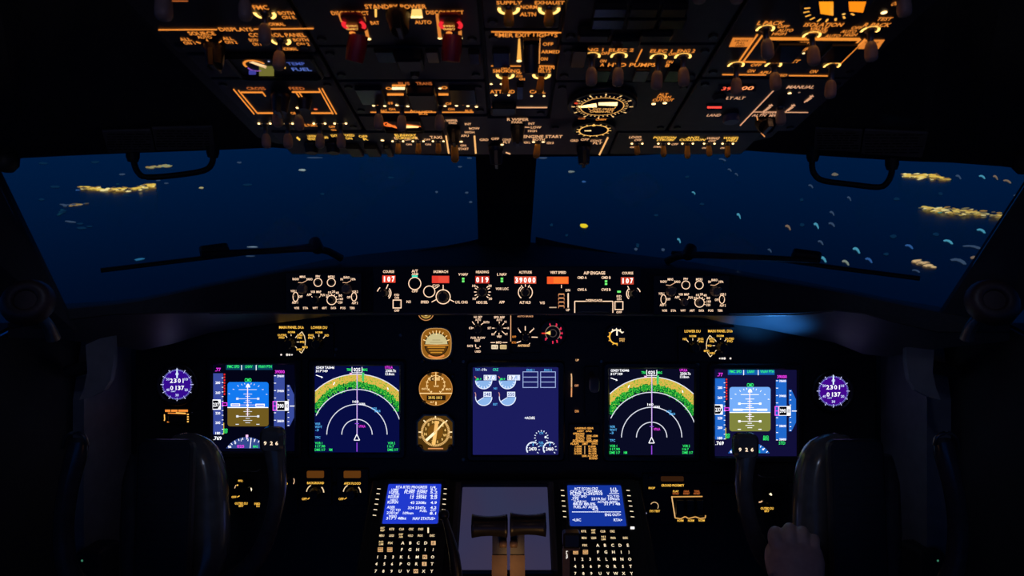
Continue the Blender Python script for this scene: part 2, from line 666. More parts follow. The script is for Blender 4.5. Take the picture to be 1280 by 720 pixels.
m.L(197, 0.3, 235, 0.5, 1.2, AMBD)
m.build('lettering', T.o)
toggle(T, 306, -8, 307, 26, collar='none')
toggle(T, 204, -12, 204.8, 26, collar='none', width=.0065)
toggle(T, 331, 16, 331, 56, collar='arcs')
toggle(T, 350.6, 49.5, 347.8, 88, collar='arcs')
knob(T, 268, 57, 13, 0.022, name='source_selector', tip=(269, 84))

T = oh_module('fuel_temperature_gauge', 'narrow dark overhead gauge strip with orange arc and blue figures above CROSSFEED', 283, 428, 120, 69, 97, cat='gauge', fast=False)
m = T.mb()
m.frame(288, 67.5, 398, 97, 294, 70, 393, 95, -0.001, 0.004, M_BEZEL)
m.build('bezel', T.o)
m = T.mb(0.0006)
m.ring(319, 81, 13, 3.2, AMB, 20, 200)
m.ring(319, 84, 9, 2.0, EM(150, 90, 190), 180, 300)
m.quad([(311, 77), (316, 76), (334, 82), (332, 85)], EM(255, 205, 150, 1.2))
m.R(324, 82, 342.5, 94.3, EM(112, 108, 48))
m.R(311, 87, 320, 92.6, EM(60, 62, 150))
m.T("TEMP", 370, 79, 22, 3.5, EM(70, 90, 170))
m.T("FUEL", 377, 86, 24, 4, EM(85, 110, 190))
m.disc(355, 84, 2.2, AMBL)
m.disc(336, 76, 1.2, WHITED)
m.build('dial_markings', T.o)

T = oh_module('crossfeed_module', 'overhead fuel module lettered CROSS FEED with bright orange flow lines', 283, 428, 120, 99, 163)
m = T.mb(0.0006)
m.T("CROSS", 320, 110, 23, 3.4, AMBD)
m.T("FEED", 371, 110, 19, 3.4, AMBD)
for q in ((291.7, 110.7, 318, 142.3), (297.8, 112, 322, 141.2), (398.4, 109.7, 416.6, 142.3), (402.4, 109.7, 420.7, 142.3), (328, 114.5, 332, 120), (370, 115, 375, 122), (374, 115, 378, 121)):
    m.L(*q, 1.5, AMB)
m.L(301, 114.8, 328.5, 114.8, 2.0, AMB)
m.L(365, 114.4, 400, 114.4, 2.0, AMB)
m.L(322, 140.8, 345.5, 140.8, 2.0, AMB)
m.L(389, 140.8, 416.6, 140.8, 2.0, AMB)
m.T("OFF", 368, 141, 9, 3, AMB)
m.T("FUEL PUMPS", 386, 156, 20, 3.2, AMB)
m.T("OFF", 415, 158, 8, 2.6, AMB)
m.T("ON", 417, 162, 6, 2.4, AMB)
for x, y in ((358, 136), (371.6, 134.3), (386, 136)):
    m.disc(x, y, 1.8, DOT)
m.disc(394.5, 136, 2.4, EM(240, 110, 60))
m.build('lettering', T.o)
knob(T, 351, 118, 12, 0.02, name='crossfeed_selector', ang=80)
knob(T, 381, 124, 9, 0.012, name='indicator_cap', bar=False)
for cx, tx, ty in ((345, 348, 159), (372, 375, 163)):
    toggle(T, cx, 137, tx, ty, collar='none', name='centre_pump_switch')
for cx, tx in ((331.5, 333.4), (359.4, 360.4), (400, 400), (426, 426.4)):
    toggle(T, cx, 155, tx, 185.5, collar='dots', name='fuel_pump_switch')

# ---- column 2
T = oh_module('standby_power_panel', 'overhead module lettered STANDBY POWER between two red DISCONNECT guards', 432, 608, 120, -40, 57)
m = T.mb(0.0006)
m.T("STANDBY POWER", 494.5, 7.5, 77, 5.5, AMB)
m.T("DISCONNECT", 437.6, 15.6, 47, 4.8, AMB)
m.T("DISCONNECT", 556, 14.8, 47, 4.8, AMB)
m.T("BAT", 468.6, 27.8, 11, 4.2, AMB)
m.T("AUTO", 529, 27, 21, 4.6, AMB)
m.quad([(515, 10.5), (527, 10.5), (528.5, 21.5), (513.3, 21.5)], EM(255, 196, 105, 1.3))
m.R(513.8, 18.5, 528.2, 21.8, GLOW2)
m.quad([(468.3, 10), (471, 10), (471, 20.5), (468.6, 20.5)], AMBL)
m.ring(498.5, 17, 7.5, 2, AMBL, 20, 160)
m.disc(492, 20, 1.4, GLOW2)
for q in ((425, 18, 428, 27), (454, 20, 460, 48), (546.5, 17, 550, 47), (574, 17, 575.3, 48)):
    m.quad([(q[0] - 2, q[1]), (q[0] + 2.2, q[1]), (q[2] + 2.2, q[3]), (q[2] - 2, q[3])], EM(220, 130, 55))
for x, y in ((461, 48), (550, 47), (575.3, 47)):
    m.disc(x, y, 2.8, GLOW2)
m.build('lettering', T.o)
knob(T, 497, 16, 15, 0.02, name='standby_power_selector', tip=(500, 40))
for nm, x in (('left', 440.6), ('right', 561.5)):
    g = T.mb()
    xo = x + 2
    a, b = T.ab(xo, 24)
    g.prism(g.rr(a - .009, b - .013, a + .009, b + .012, .004), 0, 0.004, M_RED, .001)
    sx, _ = T.scale(xo, 24)
    base, tp = Vector((a, T.ab(xo, 38)[1], .004)), T.l3(xo, 77, .024)
    g.sweep([base, (base + tp) / 2, tp], [(.008, .006), (.0085, .006), (.0075, .005)], M_RED, 12)
    o = g.build('guarded_disconnect_switch', T.o, 'red guarded switch')
    k = T.mb(0.0052)
    k.ringl(a, b, .0082, .0034, EM(235, 40, 50, 1.1), -40, 40)
    k.ringl(a, b, .0082, .0034, EM(235, 40, 50, 1.1), 140, 220)
    k.T("DISC", x, 25, 14, 2.4, AMBL)
    k.T("ONNECT", x, 29, 15, 2.4, AMBL)
    k.disc(x, 34, 4, AMB)
    k.build('guard_lettering', o, 'red and amber lit guard face')

T = oh_module('generator_drive_panel', 'blank grey overhead module with black block switch above BUS TRANS lettering', 432, 608, 120, 58.5, 100)
for x0, y0, x1, y1 in ((470, 60, 494, 74), (533, 60, 549, 74), (586, 62, 600, 76)):
    annun(T, x0, y0, x1, y1)
g = T.mb()
g.plate(496.5, 60, 529, 75, 0, 0.012, M_BEZEL, .002, .002)
g.build('ground_power_block', T.o)
k = T.mb(0.0006)
k.R(498, 76.3, 507.5, 78.8, EM(45, 170, 150))  # glowing patch paints a green glint below the block
k.build('indicator_lamp', T.o, 'small green lamp')  # no lamp here: this is the painted green glint
knob(T, 519, 79, 7, 0.014, name='ground_power_knob', bar=False)

T = oh_module('bus_transfer_panel', 'overhead module lettered BUS TRANS and APU GEN with amber bars', 432, 608, 120, 102, 143)
m = T.mb(0.0006)
m.T("BUS", 505, 103.8, 14, 3.6, AMBD)
m.T("TRANS", 530, 103.8, 20, 3.6, AMBD)
m.R(490, 105, 507, 107.2, AMB)
m.R(490, 108.4, 506, 111.4, GLOW2)
m.R(484, 116, 504.6, 118.8, AMB)
m.R(548, 116, 560.5, 118.8, AMB)
m.ring(486, 110, 3, 1.6, AMB)
m.ring(555.5, 109, 3, 1.6, AMB)
m.disc(550, 110, 1.8, DOT)
m.L(463, 139.7, 500.5, 139.7, 1.3, AMB)
m.L(505.6, 139.7, 545, 139.7, 1.3, AMB)
m.L(551, 139.7, 592, 139.7, 1.3, AMB)
for s, x, y, w in (("OFF", 486, 128.6, 11), ("ON", 490, 136, 8), ("BAT", 480, 138, 8), ("APU GEN", 526, 138, 28), ("BUS", 529, 141.5, 11), ("OFF", 562.5, 129, 11), ("ON", 564, 136, 8), ("BUS", 586, 138, 9)):
    m.T(s, x, y, w, 3.0, AMB)
for x, y in ((467, 131.6), (481, 132), (496, 131), (509.7, 132.4), (556.4, 132), (570.6, 131.6), (584.8, 132), (595.6, 133)):
    m.disc(x, y, 1.9, DOT)
for x in (471, 514, 578):
    m.L(x, 127, x + 1, 131, 1.0, AMB)
m.build('lettering', T.o)
annun(T, 448, 108, 481, 127)
annun(T, 562.5, 108, 595, 127)
g = T.mb()
g.plate(511, 107, 546, 128, 0, 0.010, M_BEZEL, .003, .002)
g.build('bus_transfer_guard', T.o)
for cx, tx, ty in ((473, 473.4, 162), (502.5, 501.8, 164), (549.8, 549.5, 163)):
    toggle(T, cx, 133, tx, ty, collar='none', name='generator_switch')

T = oh_module('exhaust_temperature_gauge', 'narrow dark overhead gauge strip with small orange dials above RUNWAY TURNOFF', 432, 608, 120, 145, 164, cat='gauge', fast=False)
m = T.mb(0.0006)
m.ring(487, 155, 7, 2.2, EM(250, 110, 40, 1.2), 100, 330)
m.quad([(484, 153), (497, 158.5), (496, 160), (483, 156)], EM(250, 120, 50, 1.2))
m.build('dial_markings', T.o)
m = T.mb(0.0006)
m.quad([(507, 156), (524, 157), (523, 159), (507, 159.5)], EM(255, 210, 130, 1.6))
m.L(508, 155, 528, 158, 1.0, EM(250, 110, 40, 1.2))
m.build('dial_markings', T.o)
m = T.mb()
for x0, x1 in ((478, 500), (503, 528)):
    m.frame(x0, 147, x1, 163.5, x0 + 2, 148.5, x1 - 2, 162, -0.001, 0.004, M_BEZEL, .003, .002, .001)
m.build('bezel', T.o)

# ---- column 3
T = oh_module('equipment_cooling_panel', 'narrow overhead module lettered SUPPLY and EXHAUST with two amber lit switches', 611, 688, 120, -40, 36)
m = T.mb(0.0006)
m.T("SUPPLY", 636.6, 2.6, 32, 4.4, AMB)
m.T("EXHAUST", 687, 2.6, 37, 4.4, AMB)
m.T("NORM", 661, 8, 21, 4.6, AMB)
m.T("ALTN", 660, 17, 20, 4.6, AMB)
m.build('lettering', T.o)
toggle(T, 635.8, 10, 636.3, 34, style='paddle', collar='arcs', width=.0042)
toggle(T, 686.3, 10, 686, 34, style='paddle', collar='arcs', width=.0042)

T = oh_module('passenger_signs_panel', 'narrow overhead module lettered EMER EXIT LIGHTS over NO SMOKING and FASTEN BELTS', 611, 688, 120, 37.5, 146)
m = T.mb(0.0006)
m.L(614, 39, 701.5, 40, 1.5, AMB)
m.L(614, 81.8, 651, 82, 1.3, AMB)
m.L(674, 81.6, 693, 82, 1.3, AMB)
m.L(645.7, 133.8, 684, 133.8, 1.5, EM(235, 170, 120))
m.L(614.5, 133.4, 619, 133.3, 1.2, AMBD)
for s, x, y, w, h in (("EMER EXIT LIGHTS", 658, 43.2, 78, 5), ("OFF", 685, 54.4, 13, 4), ("ARMED", 688, 64, 23, 4), ("ON", 680, 73, 9, 4), ("NO", 632, 84, 11, 3.6), ("SMOKING", 633, 88, 34, 4.2), ("OFF", 648.5, 91, 7, 2.6), ("AUTO", 649, 94.7, 8, 2.6), ("ON", 652.5, 98.4, 7, 2.6),
                      ("FASTEN", 681.5, 83.7, 23, 4), ("BELTS", 680, 88, 17, 4), ("ATTEND", 628, 114, 31, 4.2), ("CALL", 672, 114, 20, 4.2)):
    m.T(s, x, y, w, h, AMB)
m.quad([(648, 47.5), (650, 47.5), (652, 76), (646, 76)], EM(250, 176, 80, 1.1))
m.disc(648.9, 75.5, 3.2, GLOW2)
m.quad([(673.6, 47), (675.6, 47), (674.6, 79), (672.4, 79)], EM(235, 150, 75))
for x, y in ((614, 104.5), (626.5, 104.5), (620, 118.5), (636, 118.5), (664.5, 119.5), (680, 119.5)):
    m.disc(x, y, 1.6, DOT)
m.build('lettering', T.o)
annun(T, 616, 61, 637.6, 80, name='exit_light_annunciator')
annun(T, 645.5, 104, 654.5, 120, name='call_light')
g = T.mb()
a, b = T.ab(664, 52)
tp = T.l3(664, 92, .026)
g.prism(g.rr(a - .007, b - .012, a + .007, b + .01, .003), 0, .005, M_BLACK, .001)
g.sweep([(a, b, .004), ((a + tp.x) / 2, (b + tp.y) / 2, .016), tp], [(.0068, .006), (.0066, .005), (.006, .004)], M_BLACK, 12)
g.build('guarded_exit_light_switch', T.o, 'black guarded switch')
toggle(T, 631.5, 93, 631.5, 117, style='paddle', collar='arcs', name='no_smoking_switch')
toggle(T, 677, 93, 674, 117, style='paddle', collar='arcs', name='fasten_belts_switch')
g = T.mb()
g.plate(615, 129, 645, 137, 0, 0.006, M_BLACK, .003, .001)
g.build('call_button_bar', T.o)

# ---- column 4
T = oh_module('window_heat_panel', 'unlit overhead module of dark rectangular annunciators above the ENG and ELEC pump switches', 691, 858, 120, -40, 54)
for x0, y0, x1, y1 in ((742, 4, 783, 15), (787, 4, 822, 15), (826, 4, 858, 15), (740, 18, 780, 30), (784, 18, 820, 30), (824, 18, 856, 30), (764, 44, 800, 54), (714, 58, 736, 78)):
    if y1 < 56:
        annun(T, x0, y0, x1, y1, 0.005)
g = T.mb()
g.plate(722, 33, 762, 43, 0, 0.008, M_BLACK, .003, .002)
g.plate(800, 33, 840, 43, 0, 0.008, M_BLACK, .003, .002)
g.build('heat_switch_block', T.o)
toggle(T, 873.5, -18, 874.5, 4.5, collar='none', name='probe_heat_switch')
toggle(T, 920.5, -18, 921.5, 4.5, collar='none', name='probe_heat_switch')

T = oh_module('hydraulic_pump_panel', 'overhead module lettered HYD PUMPS with a row of four long switches', 691, 858, 120, 55.5, 101)
m = T.mb(0.0006)
for s, x, y, w, h in (("ENG 1", 741.6, 61.6, 25, 4), ("ELEC 2", 776.7, 61.8, 31, 4), ("ELEC 1", 826.5, 63, 27, 4), ("ENG 2", 858, 63, 22, 4), ("OFF", 757, 66, 11, 3.6), ("ON", 754, 75.6, 8, 3.6), ("A", 753, 80.4, 5, 3.8),
                      ("OFF", 841, 67, 11, 3.6), ("ON", 837, 76.8, 8, 3.6), ("B", 834.6, 81, 5, 3.8), ("HYD PUMPS", 790, 80.5, 60, 4.6)):
    m.T(s, x, y, w, h, AMB)
m.L(802.7, 60.5, 795, 77, 1.4, AMB)
m.T("X", 755, 91, 5, 8, EM(45, 50, 110))
m.build('lettering', T.o)
annun(T, 714, 59, 733, 80)
for x0 in (744, 792, 832):
    annun(T, x0, 84, x0 + 18, 98)
for cx, cy, tx, ty in ((740, 69, 739, 107.5), (773.7, 69, 772, 108), (823, 70.5, 820.4, 112), (853.5, 70, 855, 108)):
    toggle(T, cx, cy, tx, ty, name='hydraulic_pump_switch')

T = oh_module('cabin_altitude_panel', 'overhead module with a large bright amber round gauge over a smaller one', 691, 858, 120, 102.5, 164)
m = T.mb(0.0006)
for s, x, y, w, h in (("ALT", 829, 117.5, 12, 3), ("HORN", 830, 120.8, 17, 3), ("CUTOUT", 829, 124.4, 26, 3.2)):
    m.T(s, x, y, w, h, AMB)
for x, y in ((817, 129.4), (831, 128.4)):
    m.disc(x, y, 2.6, DOT)
m.build('lettering', T.o)
g = T.mb()
g.lathe([(.036, 0), (.036, .006), (.031, .006), (.031, .001)], (*T.ab(752.5, 126), 0), (0, 0, 1), M_BEZEL, 40)
o = g.build('cabin_altitude_gauge', T.o, 'large round amber dial')
k = T.mb(0.0066)
k.disc(752.5, 126, 37, BLK, 0.0062, n=40)
k.ring(752.5, 126, 27, 1.2, EM(250, 180, 95))
k.ticks(752.5, 126, 29, 32.5, range(0, 360, 10), 1.1, EM(250, 190, 115, 1.2))
k.ticks(752.5, 126, 34, 38.5, range(0, 360, 30), 1.8, EM(250, 200, 130, 1.3))
k.ring(752.5, 126, 17, 1.2, EM(220, 150, 75), 180, 360)
k.quad([(722, 125.5), (745, 121.5), (746, 126.5), (724, 127.2)], GLOW2)
k.quad([(748, 120.5), (772, 120), (771, 125), (748, 124)], GLOW2)
k.disc(720, 121.5, 2.5, EM(235, 70, 40))
k.T("CABIN ALT", 752, 132, 30, 2.6, EM(245, 175, 95))
k.T("DIFF PRESS", 754, 129, 26, 2.2, EM(245, 175, 95))
k.T("CABIN", 751, 142.2, 13, 2.2, AMB)
k.T("CLIMB", 727, 141, 9, 2, AMBD)
k.build('dial_face', o, 'lit amber scales and hands')
g = T.mb()
g.lathe([(.025, 0), (.025, .005), (.021, .005), (.021, .001)], (*T.ab(742, 157.6), 0), (0, 0, 1), M_BEZEL, 32)
o = g.build('cabin_climb_gauge', T.o, 'small round amber dial')
k = T.mb(0.0055)
k.disc(742, 157.6, 22, BLK, 0.0052, n=32)
k.ring(742, 157.6, 18, 1.8, EM(245, 180, 90, 1.1))
k.ticks(742, 157.6, 17, 22, range(0, 360, 24), 1.6, EM(245, 190, 110, 1.2))
k.quad([(730, 157.5), (739, 156.8), (739, 158.3), (731, 158.3)], EM(255, 210, 140, 1.4))
k.disc(742, 151, 2.6, EM(255, 190, 90, 1.4))
k.build('dial_face', o, 'lit amber scale and hand')

# ---- column 5
T = oh_module('bleed_air_panel', 'overhead module lettered L PACK and R PACK with orange duct lines', 862, 1040, 120, -40, 97)
m = T.mb(0.0006)
for s, x, y, w, h in (("L PACK", 963.6, 28, 33, 4.8), ("OFF", 979, 32.5, 14, 3.6), ("AUTO", 982, 37.2, 19, 3.6), ("HIGH", 974, 41.5, 17, 3.6), ("ISOLATION", 1029.6, 30.2, 48, 4.8), ("VALVE", 1023.5, 35, 22, 3.8), ("CLOSE", 1022.5, 38.8, 22, 3.6),
                      ("AUTO", 1041, 44.2, 19, 3.6), ("OPEN", 1006, 53, 15, 3.6), ("TRIP", 1002, 61, 18, 4.4), ("RESET", 988, 76, 23, 4), ("OFF", 1071, 34, 13, 3.6), ("AUTO", 1061, 38.6, 19, 3.6), ("HIGH", 1063, 42.8, 16, 3.6), ("R PACK", 1096.6, 30.4, 33, 4.8),
                      ("TEST", 1105.8, 23, 18, 4.2), ("OFF", 945, 80.6, 13, 3.6), ("ON", 939, 88, 9, 3.8), ("APU", 956, 90, 14, 3.4), ("BLEED", 974, 93.5, 20, 3), ("ON", 1017, 88.8, 9, 3.6), ("OVHT", 1122, 4, 14, 5)):
    m.T(s, x, y, w, h, AMB)
m.L(962, 47.6, 1075, 48.4, 3.8, EM(235, 140, 50, 1.1))
m.L(926, 76.6, 974, 77.2, 1.8, AMB)
for q in ((947, 42, 923, 77), (953, 43.5, 929, 76.5), (1076, 48, 1044, 79), (1081.5, 48, 1049, 80)):
    m.L(*q, 2.0, AMB)
m.L(902.7, 92.6, 957.5, 93, 1.5, AMB)
m.L(986, 93.8, 1034.7, 94.2, 1.5, AMB)
for x, y, r in ((986, 69, 2.6), (1004.5, 66, 1.6), (1105, 15, 3.6)):
    m.disc(x, y, r, DOT)
for pts in (((916, 46.5), (942, 46.5), (936, 58), (911, 58)), ((1080, 49), (1106, 49), (1098, 60.5), (1072, 60.5))):
    m.quad(pts, EM(225, 130, 50), 0.0005)
for x, y in ((927, 49.8), (1090, 52)):
    for k_, s in enumerate(("RAM DOOR", "FULL", "OPEN")):
        m.T(s, x - k_ * 1.2, y + k_ * 3.2, 17 if k_ == 0 else 11, 2.3, BLK, 0.0008)
m.build('lettering', T.o)
annun(T, 965, 52, 1000, 74, name='pack_light')
annun(T, 1030, 53, 1062, 74, name='pack_light')
g = T.mb()
g.lathe([(.026, 0), (.026, .006), (.022, .006), (.022, .001)], (*T.ab(1046, -3), 0), (0, 0, 1), M_BEZEL, 32)
o = g.build('duct_pressure_gauge', T.o, 'round amber gauge cut by the top edge')
k = T.mb(0.0065)
k.disc(1046, -3, 41, BLK, 0.0062, n=32)
k.quad([(1023, -8), (1041, -8), (1041, 10), (1025, 7.5)], EM(255, 150, 25, 1.2))
k.R(1037, -6, 1041, 9.5, EM(255, 205, 110, 1.3))
k.quad([(1060, -8), (1082, -8), (1078, 6), (1061, 4.5)], EM(255, 135, 20, 1.2))
k.ticks(1046, -3, 32, 39, (190, 205, 222, 240, 258, 275, 292, 308, 325), 2.4, EM(255, 175, 70, 1.3))
k.disc(1054, 8, 2, AMBL)
k.build('dial_face', o, 'lit orange scale')
for cx, cy, tx, ty in ((956.5, 35.5, 960.5, 74), (1014.5, 43.5, 1018, 82), (1087.5, 37, 1089.5, 77), (920, 80.5, 920.5, 120), (966.6, 80.5, 970.5, 113), (1039.8, 81.5, 1037.5, 123)):
    toggle(T, cx, cy, tx, ty, name='air_switch')
toggle(T, 1129, -10, 1131, 21, collar='none', name='temperature_switch')

T = oh_module('pressurization_panel', 'overhead module with red FLT ALT and LAND ALT digits beside MANUAL valve lettering', 862, 1040, 120, 98.5, 164)
m = T.mb(0.0006)
for s, x, y, w, h in (("FLT ALT", 918, 122, 26, 3.4), ("LAND", 892.5, 143.5, 17, 3), ("MANUAL", 1001, 108.2, 34, 3.8), ("AUTO", 961, 140.8, 18, 2.8), ("ALTN", 949, 143.6, 17, 2.8), ("MAN", 968, 143.8, 12, 2.8)):
    m.T(s, x, y, w, h, EM(225, 165, 125))
m.L(967, 112.5, 925, 156.5, 1.3, EM(230, 165, 125))
m.L(941, 139.4, 973, 139.4, 1.1, EM(220, 160, 120))
m.L(979.5, 139.8, 1010, 140, 1.1, EM(220, 160, 120))
for x, y in ((960, 134.5), (988, 134.5), (1011, 123)):
    m.L(x - 6, y + 4.5, x + 5, y - 4.5, 1.4, EM(225, 165, 125))
    m.L(x - 3, y + 3.4, x + 4, y - 1.5, 1.0, EM(225, 165, 125))
    m.L(x + 1, y - 3.5, x + 6, y - 3, 1.2, EM(225, 165, 125))
m.PL([(946, 145), (949, 158), (951.5, 165.6), (956, 170.4)], 1.4, EM(235, 150, 85))
m.disc(987, 116, 2.2, DOT)
m.disc(999, 115, 1.4, EM(150, 120, 100))
m.build('lettering', T.o)
k = T.mb(0.0012)
k.R(898, 105.5, 945, 113.5, BLK, 0.0007)
k.T("39", 908.5, 109.4, 12, 4.2, EM(255, 90, 60, 1.3))
k.T("00", 934.5, 108.8, 15, 4.6, EM(255, 150, 90, 1.5))
k.build('flight_altitude_display', T.o, 'glowing red digits')
k = T.mb(0.0012)
k.R(883, 129.5, 903, 136.5, BLK, 0.0007)
k.R(884, 131.6, 902, 134.2, EM(255, 70, 60, 1.3))
k.build('landing_altitude_display', T.o, 'glowing red bar of digits')
knob(T, 899, 121, 9, 0.004, name='selector_cap', mat=M_PANEL, bar=False)
g = T.mb()
g.lathe([(.009, 0), (.009, .006), (.008, .0075)], (*T.ab(913.5, 145), 0), (0, 0, 1), PB('cap_blue_grey', (.16, .16, .22), .4), 20)
g.build('selector_knob', T.o, 'blue grey knob')
knob(T, 957, 152, 13, 0.016, name='mode_selector', tip=(959, 162))
toggle(T, 975, 134, 976.5, 157, collar='none', name='valve_switch')

# ---- forward row
WARMW = EM(232, 172, 122, 1.1)
T = oh_module('landing_light_panel', 'row at the overhead front edge lettered RUNWAY TURNOFF and TAXI', 352, 556, 180, 165.5, 193, fast=False)
m = T.mb(0.0006)
m.T("RUNWAY", 507, 168.6, 27, 3.4, YEL)
m.T("TURNOFF", 508, 172, 28, 2.8, YEL)
for s, x, y, w, h in (("L", 495, 172.3, 4, 3), ("R", 521, 172.3, 4, 3), ("TAXI", 545, 171.2, 15, 3.4), ("OFF", 509.5, 174, 8, 2.2), ("OFF", 534, 174, 8, 2.2), ("ON", 511, 180, 7, 2.2), ("ON", 535, 180, 7, 2.2)):
    m.T(s, x, y, w, h, WARMW)
for s, x, y, w in (("LANDING", 391, 169.6, 13), ("RETRACT", 391, 173.2, 12), ("OFF", 407, 171.5, 7), ("EXT", 418, 169.2, 8), ("FIXED", 436, 168.6, 14), ("ON", 436, 172.4, 8), ("OFF", 454, 170, 11), ("R", 457, 173.4, 6)):
    m.T(s, x, y, w, 2.8, YEL)
m.L(371, 171, 375, 174.5, 2.2, YEL)
m.disc(478, 175, 2.2, DOT)
m.build('lettering', T.o)
for x, y in ((497.7, 192.8), (523, 192.8), (548, 192.4)):
    toggle(T, x, 177, x, y, style='paddle', collar='dots', name='taxi_light_switch')
g = T.mb()
for x in (390, 417):
    pass
for x in (390, 417):
    knob(T, x, 181, 10, 0.011, name='landing_light_knob', bar=False)
for x0, x1 in ((436, 452), (458, 474), (482, 490)):
    g.plate(x0, 180, x1, 191, 0, .006, M_BLACK, .002, .001)
g.build('gang_bar', T.o)

T = oh_module('engine_start_panel', 'overhead front module lettered ENGINE START and R WIPER above the windshield post', 557.5, 765, 180, 147.5, 193.5, fast=False)
m = T.mb(0.0006)
for s, x, y, w, h in (("L WIPER", 563, 150.2, 18, 2.8), ("PARK", 566, 153.2, 10, 2.4), ("INT", 585, 154.6, 8, 2.6), ("LOW", 593, 160, 13, 2.8), ("HIGH", 587, 164.8, 12, 2.6), ("APU", 581, 169.2, 10, 2.8), ("ON", 579, 181.4, 7, 2.6), ("START", 579.5, 185.6, 13, 2.8),
                      ("R WIPER", 647.4, 148.8, 27, 3.2), ("PARK", 646.5, 152.2, 14, 2.6), ("INT", 664.5, 154, 8, 2.6), ("LOW", 670, 158.6, 13, 2.8), ("HIGH", 665.5, 163.2, 11, 2.6), ("ENGINE START", 678.5, 170.2, 49, 3.6), ("BOTH", 673.4, 174, 15, 2.8),
                      ("IGN L", 659, 177.6, 8, 2.8), ("IGN R", 688, 178.2, 9, 2.8), ("GRD", 605, 174.2, 11, 2.8), ("OFF", 619, 173, 10, 2.8), ("CONT", 633.5, 174.2, 11, 2.6), ("FLT", 633.5, 177.4, 9, 2.6), ("GRD", 718, 175.2, 10, 2.8), ("OFF", 731, 174, 10, 2.8), ("CONT", 745, 175.4, 14, 2.6), ("FLT", 747, 178.4, 11, 2.6)):
    m.T(s, x, y, w, h, WARMW)
for q, th in (((557.5, 169, 561, 191.6), 2), ((593, 169, 594.8, 191.6), 2.2), ((760, 171, 749, 193.4), 2)):
    m.L(*q, th, EM(245, 180, 110, 1.1))
m.L(589, 160, 586, 159.6, .9, WARMW)
m.L(656, 158.4, 662, 158.6, .9, WARMW)
m.L(632, 190, 638, 192, 1.6, WARMW)
for x, y in ((576.5, 176.7), (667, 177), (679, 177), (627.6, 180.4)):
    m.disc(x, y, 2, DOT)
m.build('lettering', T.o)
knob(T, 567, 161, 8.5, 0.020, name='wiper_selector', tip=(567.5, 179))
knob(T, 647, 158, 9, 0.022, name='wiper_selector', tip=(647, 180))
knob(T, 619.6, 183, 9.5, 0.022, name='start_selector', tip=(620.5, 206))
knob(T, 729.6, 184, 9, 0.021, name='start_selector', tip=(730, 205))
toggle(T, 568.2, 179, 568.8, 203.4, style='paddle', collar='none', name='power_unit_switch', width=.0052)
toggle(T, 672.5, 178, 670, 197.8, style='paddle', collar='none', name='ignition_switch', width=.0044)

T = oh_module('exterior_light_panel', 'row at the overhead front edge lettered LOGO POSITION WING with five amber-lit paddles', 767, 940, 180, 165.5, 193, fast=False)
m = T.mb(0.0006)
for s, x, y, w, h in (("LOGO", 794, 171, 15, 2.8), ("OFF", 797.5, 174.6, 9, 2.4), ("POSITION", 831, 171.5, 28, 2.8), ("STROBE", 832, 174.3, 22, 2.4), ("STEADY", 824, 183, 14, 2), ("OFF", 843.5, 179.8, 8, 2.4), ("ANTI", 866, 171.6, 15, 2.6), ("COLLISION", 865.5, 174.2, 32, 2.6), ("WING", 891, 172.4, 16, 3), ("OFF", 890, 175.8, 9, 2.2), ("WHEEL", 914, 172, 20, 2.8), ("WELL", 915, 175, 15, 2.6), ("ON", 790, 183.5, 5, 2), ("ON", 880, 184.5, 5, 2), ("ON", 903, 184.5, 5, 2)):
    m.T(s, x, y, w, h, YEL if s in ("POSITION", "ANTI", "WHEEL", "STROBE", "COLLISION", "WELL") else WARMW)
m.build('lettering', T.o)
for cx, tx, ty in ((796, 796.8, 194), (829, 829.7, 196.5), (859, 859.4, 198.6), (886, 886.8, 195.6), (909, 909.5, 197)):
    toggle(T, cx, 180, tx, ty, style='paddle', collar='dots', name='exterior_light_switch')

# =================================================================== GLARESHIELD PANELS
GS = Plane((0, 1.300, 0))            # faces of the mode control panel and its neighbours
MP = Plane((0, 1.39, 0))             # main instrument panel

T = Thing('mode_control_panel', 'long black autopilot panel with red number windows under the windshield', 'control panel', GS, 635, 362)
m = T.mb()
m.plate(466, 333.5, 801, 391.5, -0.006, 0, M_BOARD, .002, .001)
m.build('faceplate', T.o)
m = T.mb(0.0005)
TX = lambda s, x, y, w, h=3.3, c=PINKW: m.T(s, x, y, w, h, c)
TX("COURSE", 485.8, 339.6, 14)
TX("A/T", 518.5, 338.8, 8, 3.6)
TX("ARM", 518.5, 342.6, 8, 2.6)
TX("OFF", 518.5, 364, 7.5, 3)
TX("N1", 510.8, 377.2, 5)
TX("SPEED", 531, 377.5, 10)
TX("IAS/MACH", 551, 339.6, 18)
TX("C/O", 545, 357, 9, 3)
TX("LVL CHG", 577, 377.7, 15)
TX("V NAV", 579, 343, 12)
TX("L NAV", 627.4, 343, 12)
TX("HEADING", 603, 340, 16)
TX("HDG SEL", 602.7, 378, 14)
TX("VOR LOC", 627.7, 361, 16)
TX("APP", 627.4, 377.7, 7)
for s, x, y in (("10", 592.5, 357.3), ("30", 612.5, 357.3), ("10", 593, 373.4), ("30", 613, 373.4)):
    TX(s, x, y, 4, 3)
TX("ALTITUDE", 656.7, 340.3, 16)
TX("ALT HLD", 656.4, 378, 14)
TX("V/S", 677.8, 378.5, 6.5)
TX("VERT SPEED", 697.6, 340.6, 20)
TX("DN", 709.8, 362.8, 5.5, 3)
TX("UP", 709.8, 387.4, 4.5, 3)
TX("A/P ENGAGE", 743, 341.2, 27, 4)
for s, x, y in (("CMD A", 727.6, 347), ("CMD B", 757.5, 347), ("CWS A", 727.6, 362), ("CWS B", 757.5, 362)):
    TX(s, x, y, 11.5)
TX("DISENGAGE", 742.5, 375.6, 20, 3.2)
TX("COURSE", 784.5, 341.4, 14)
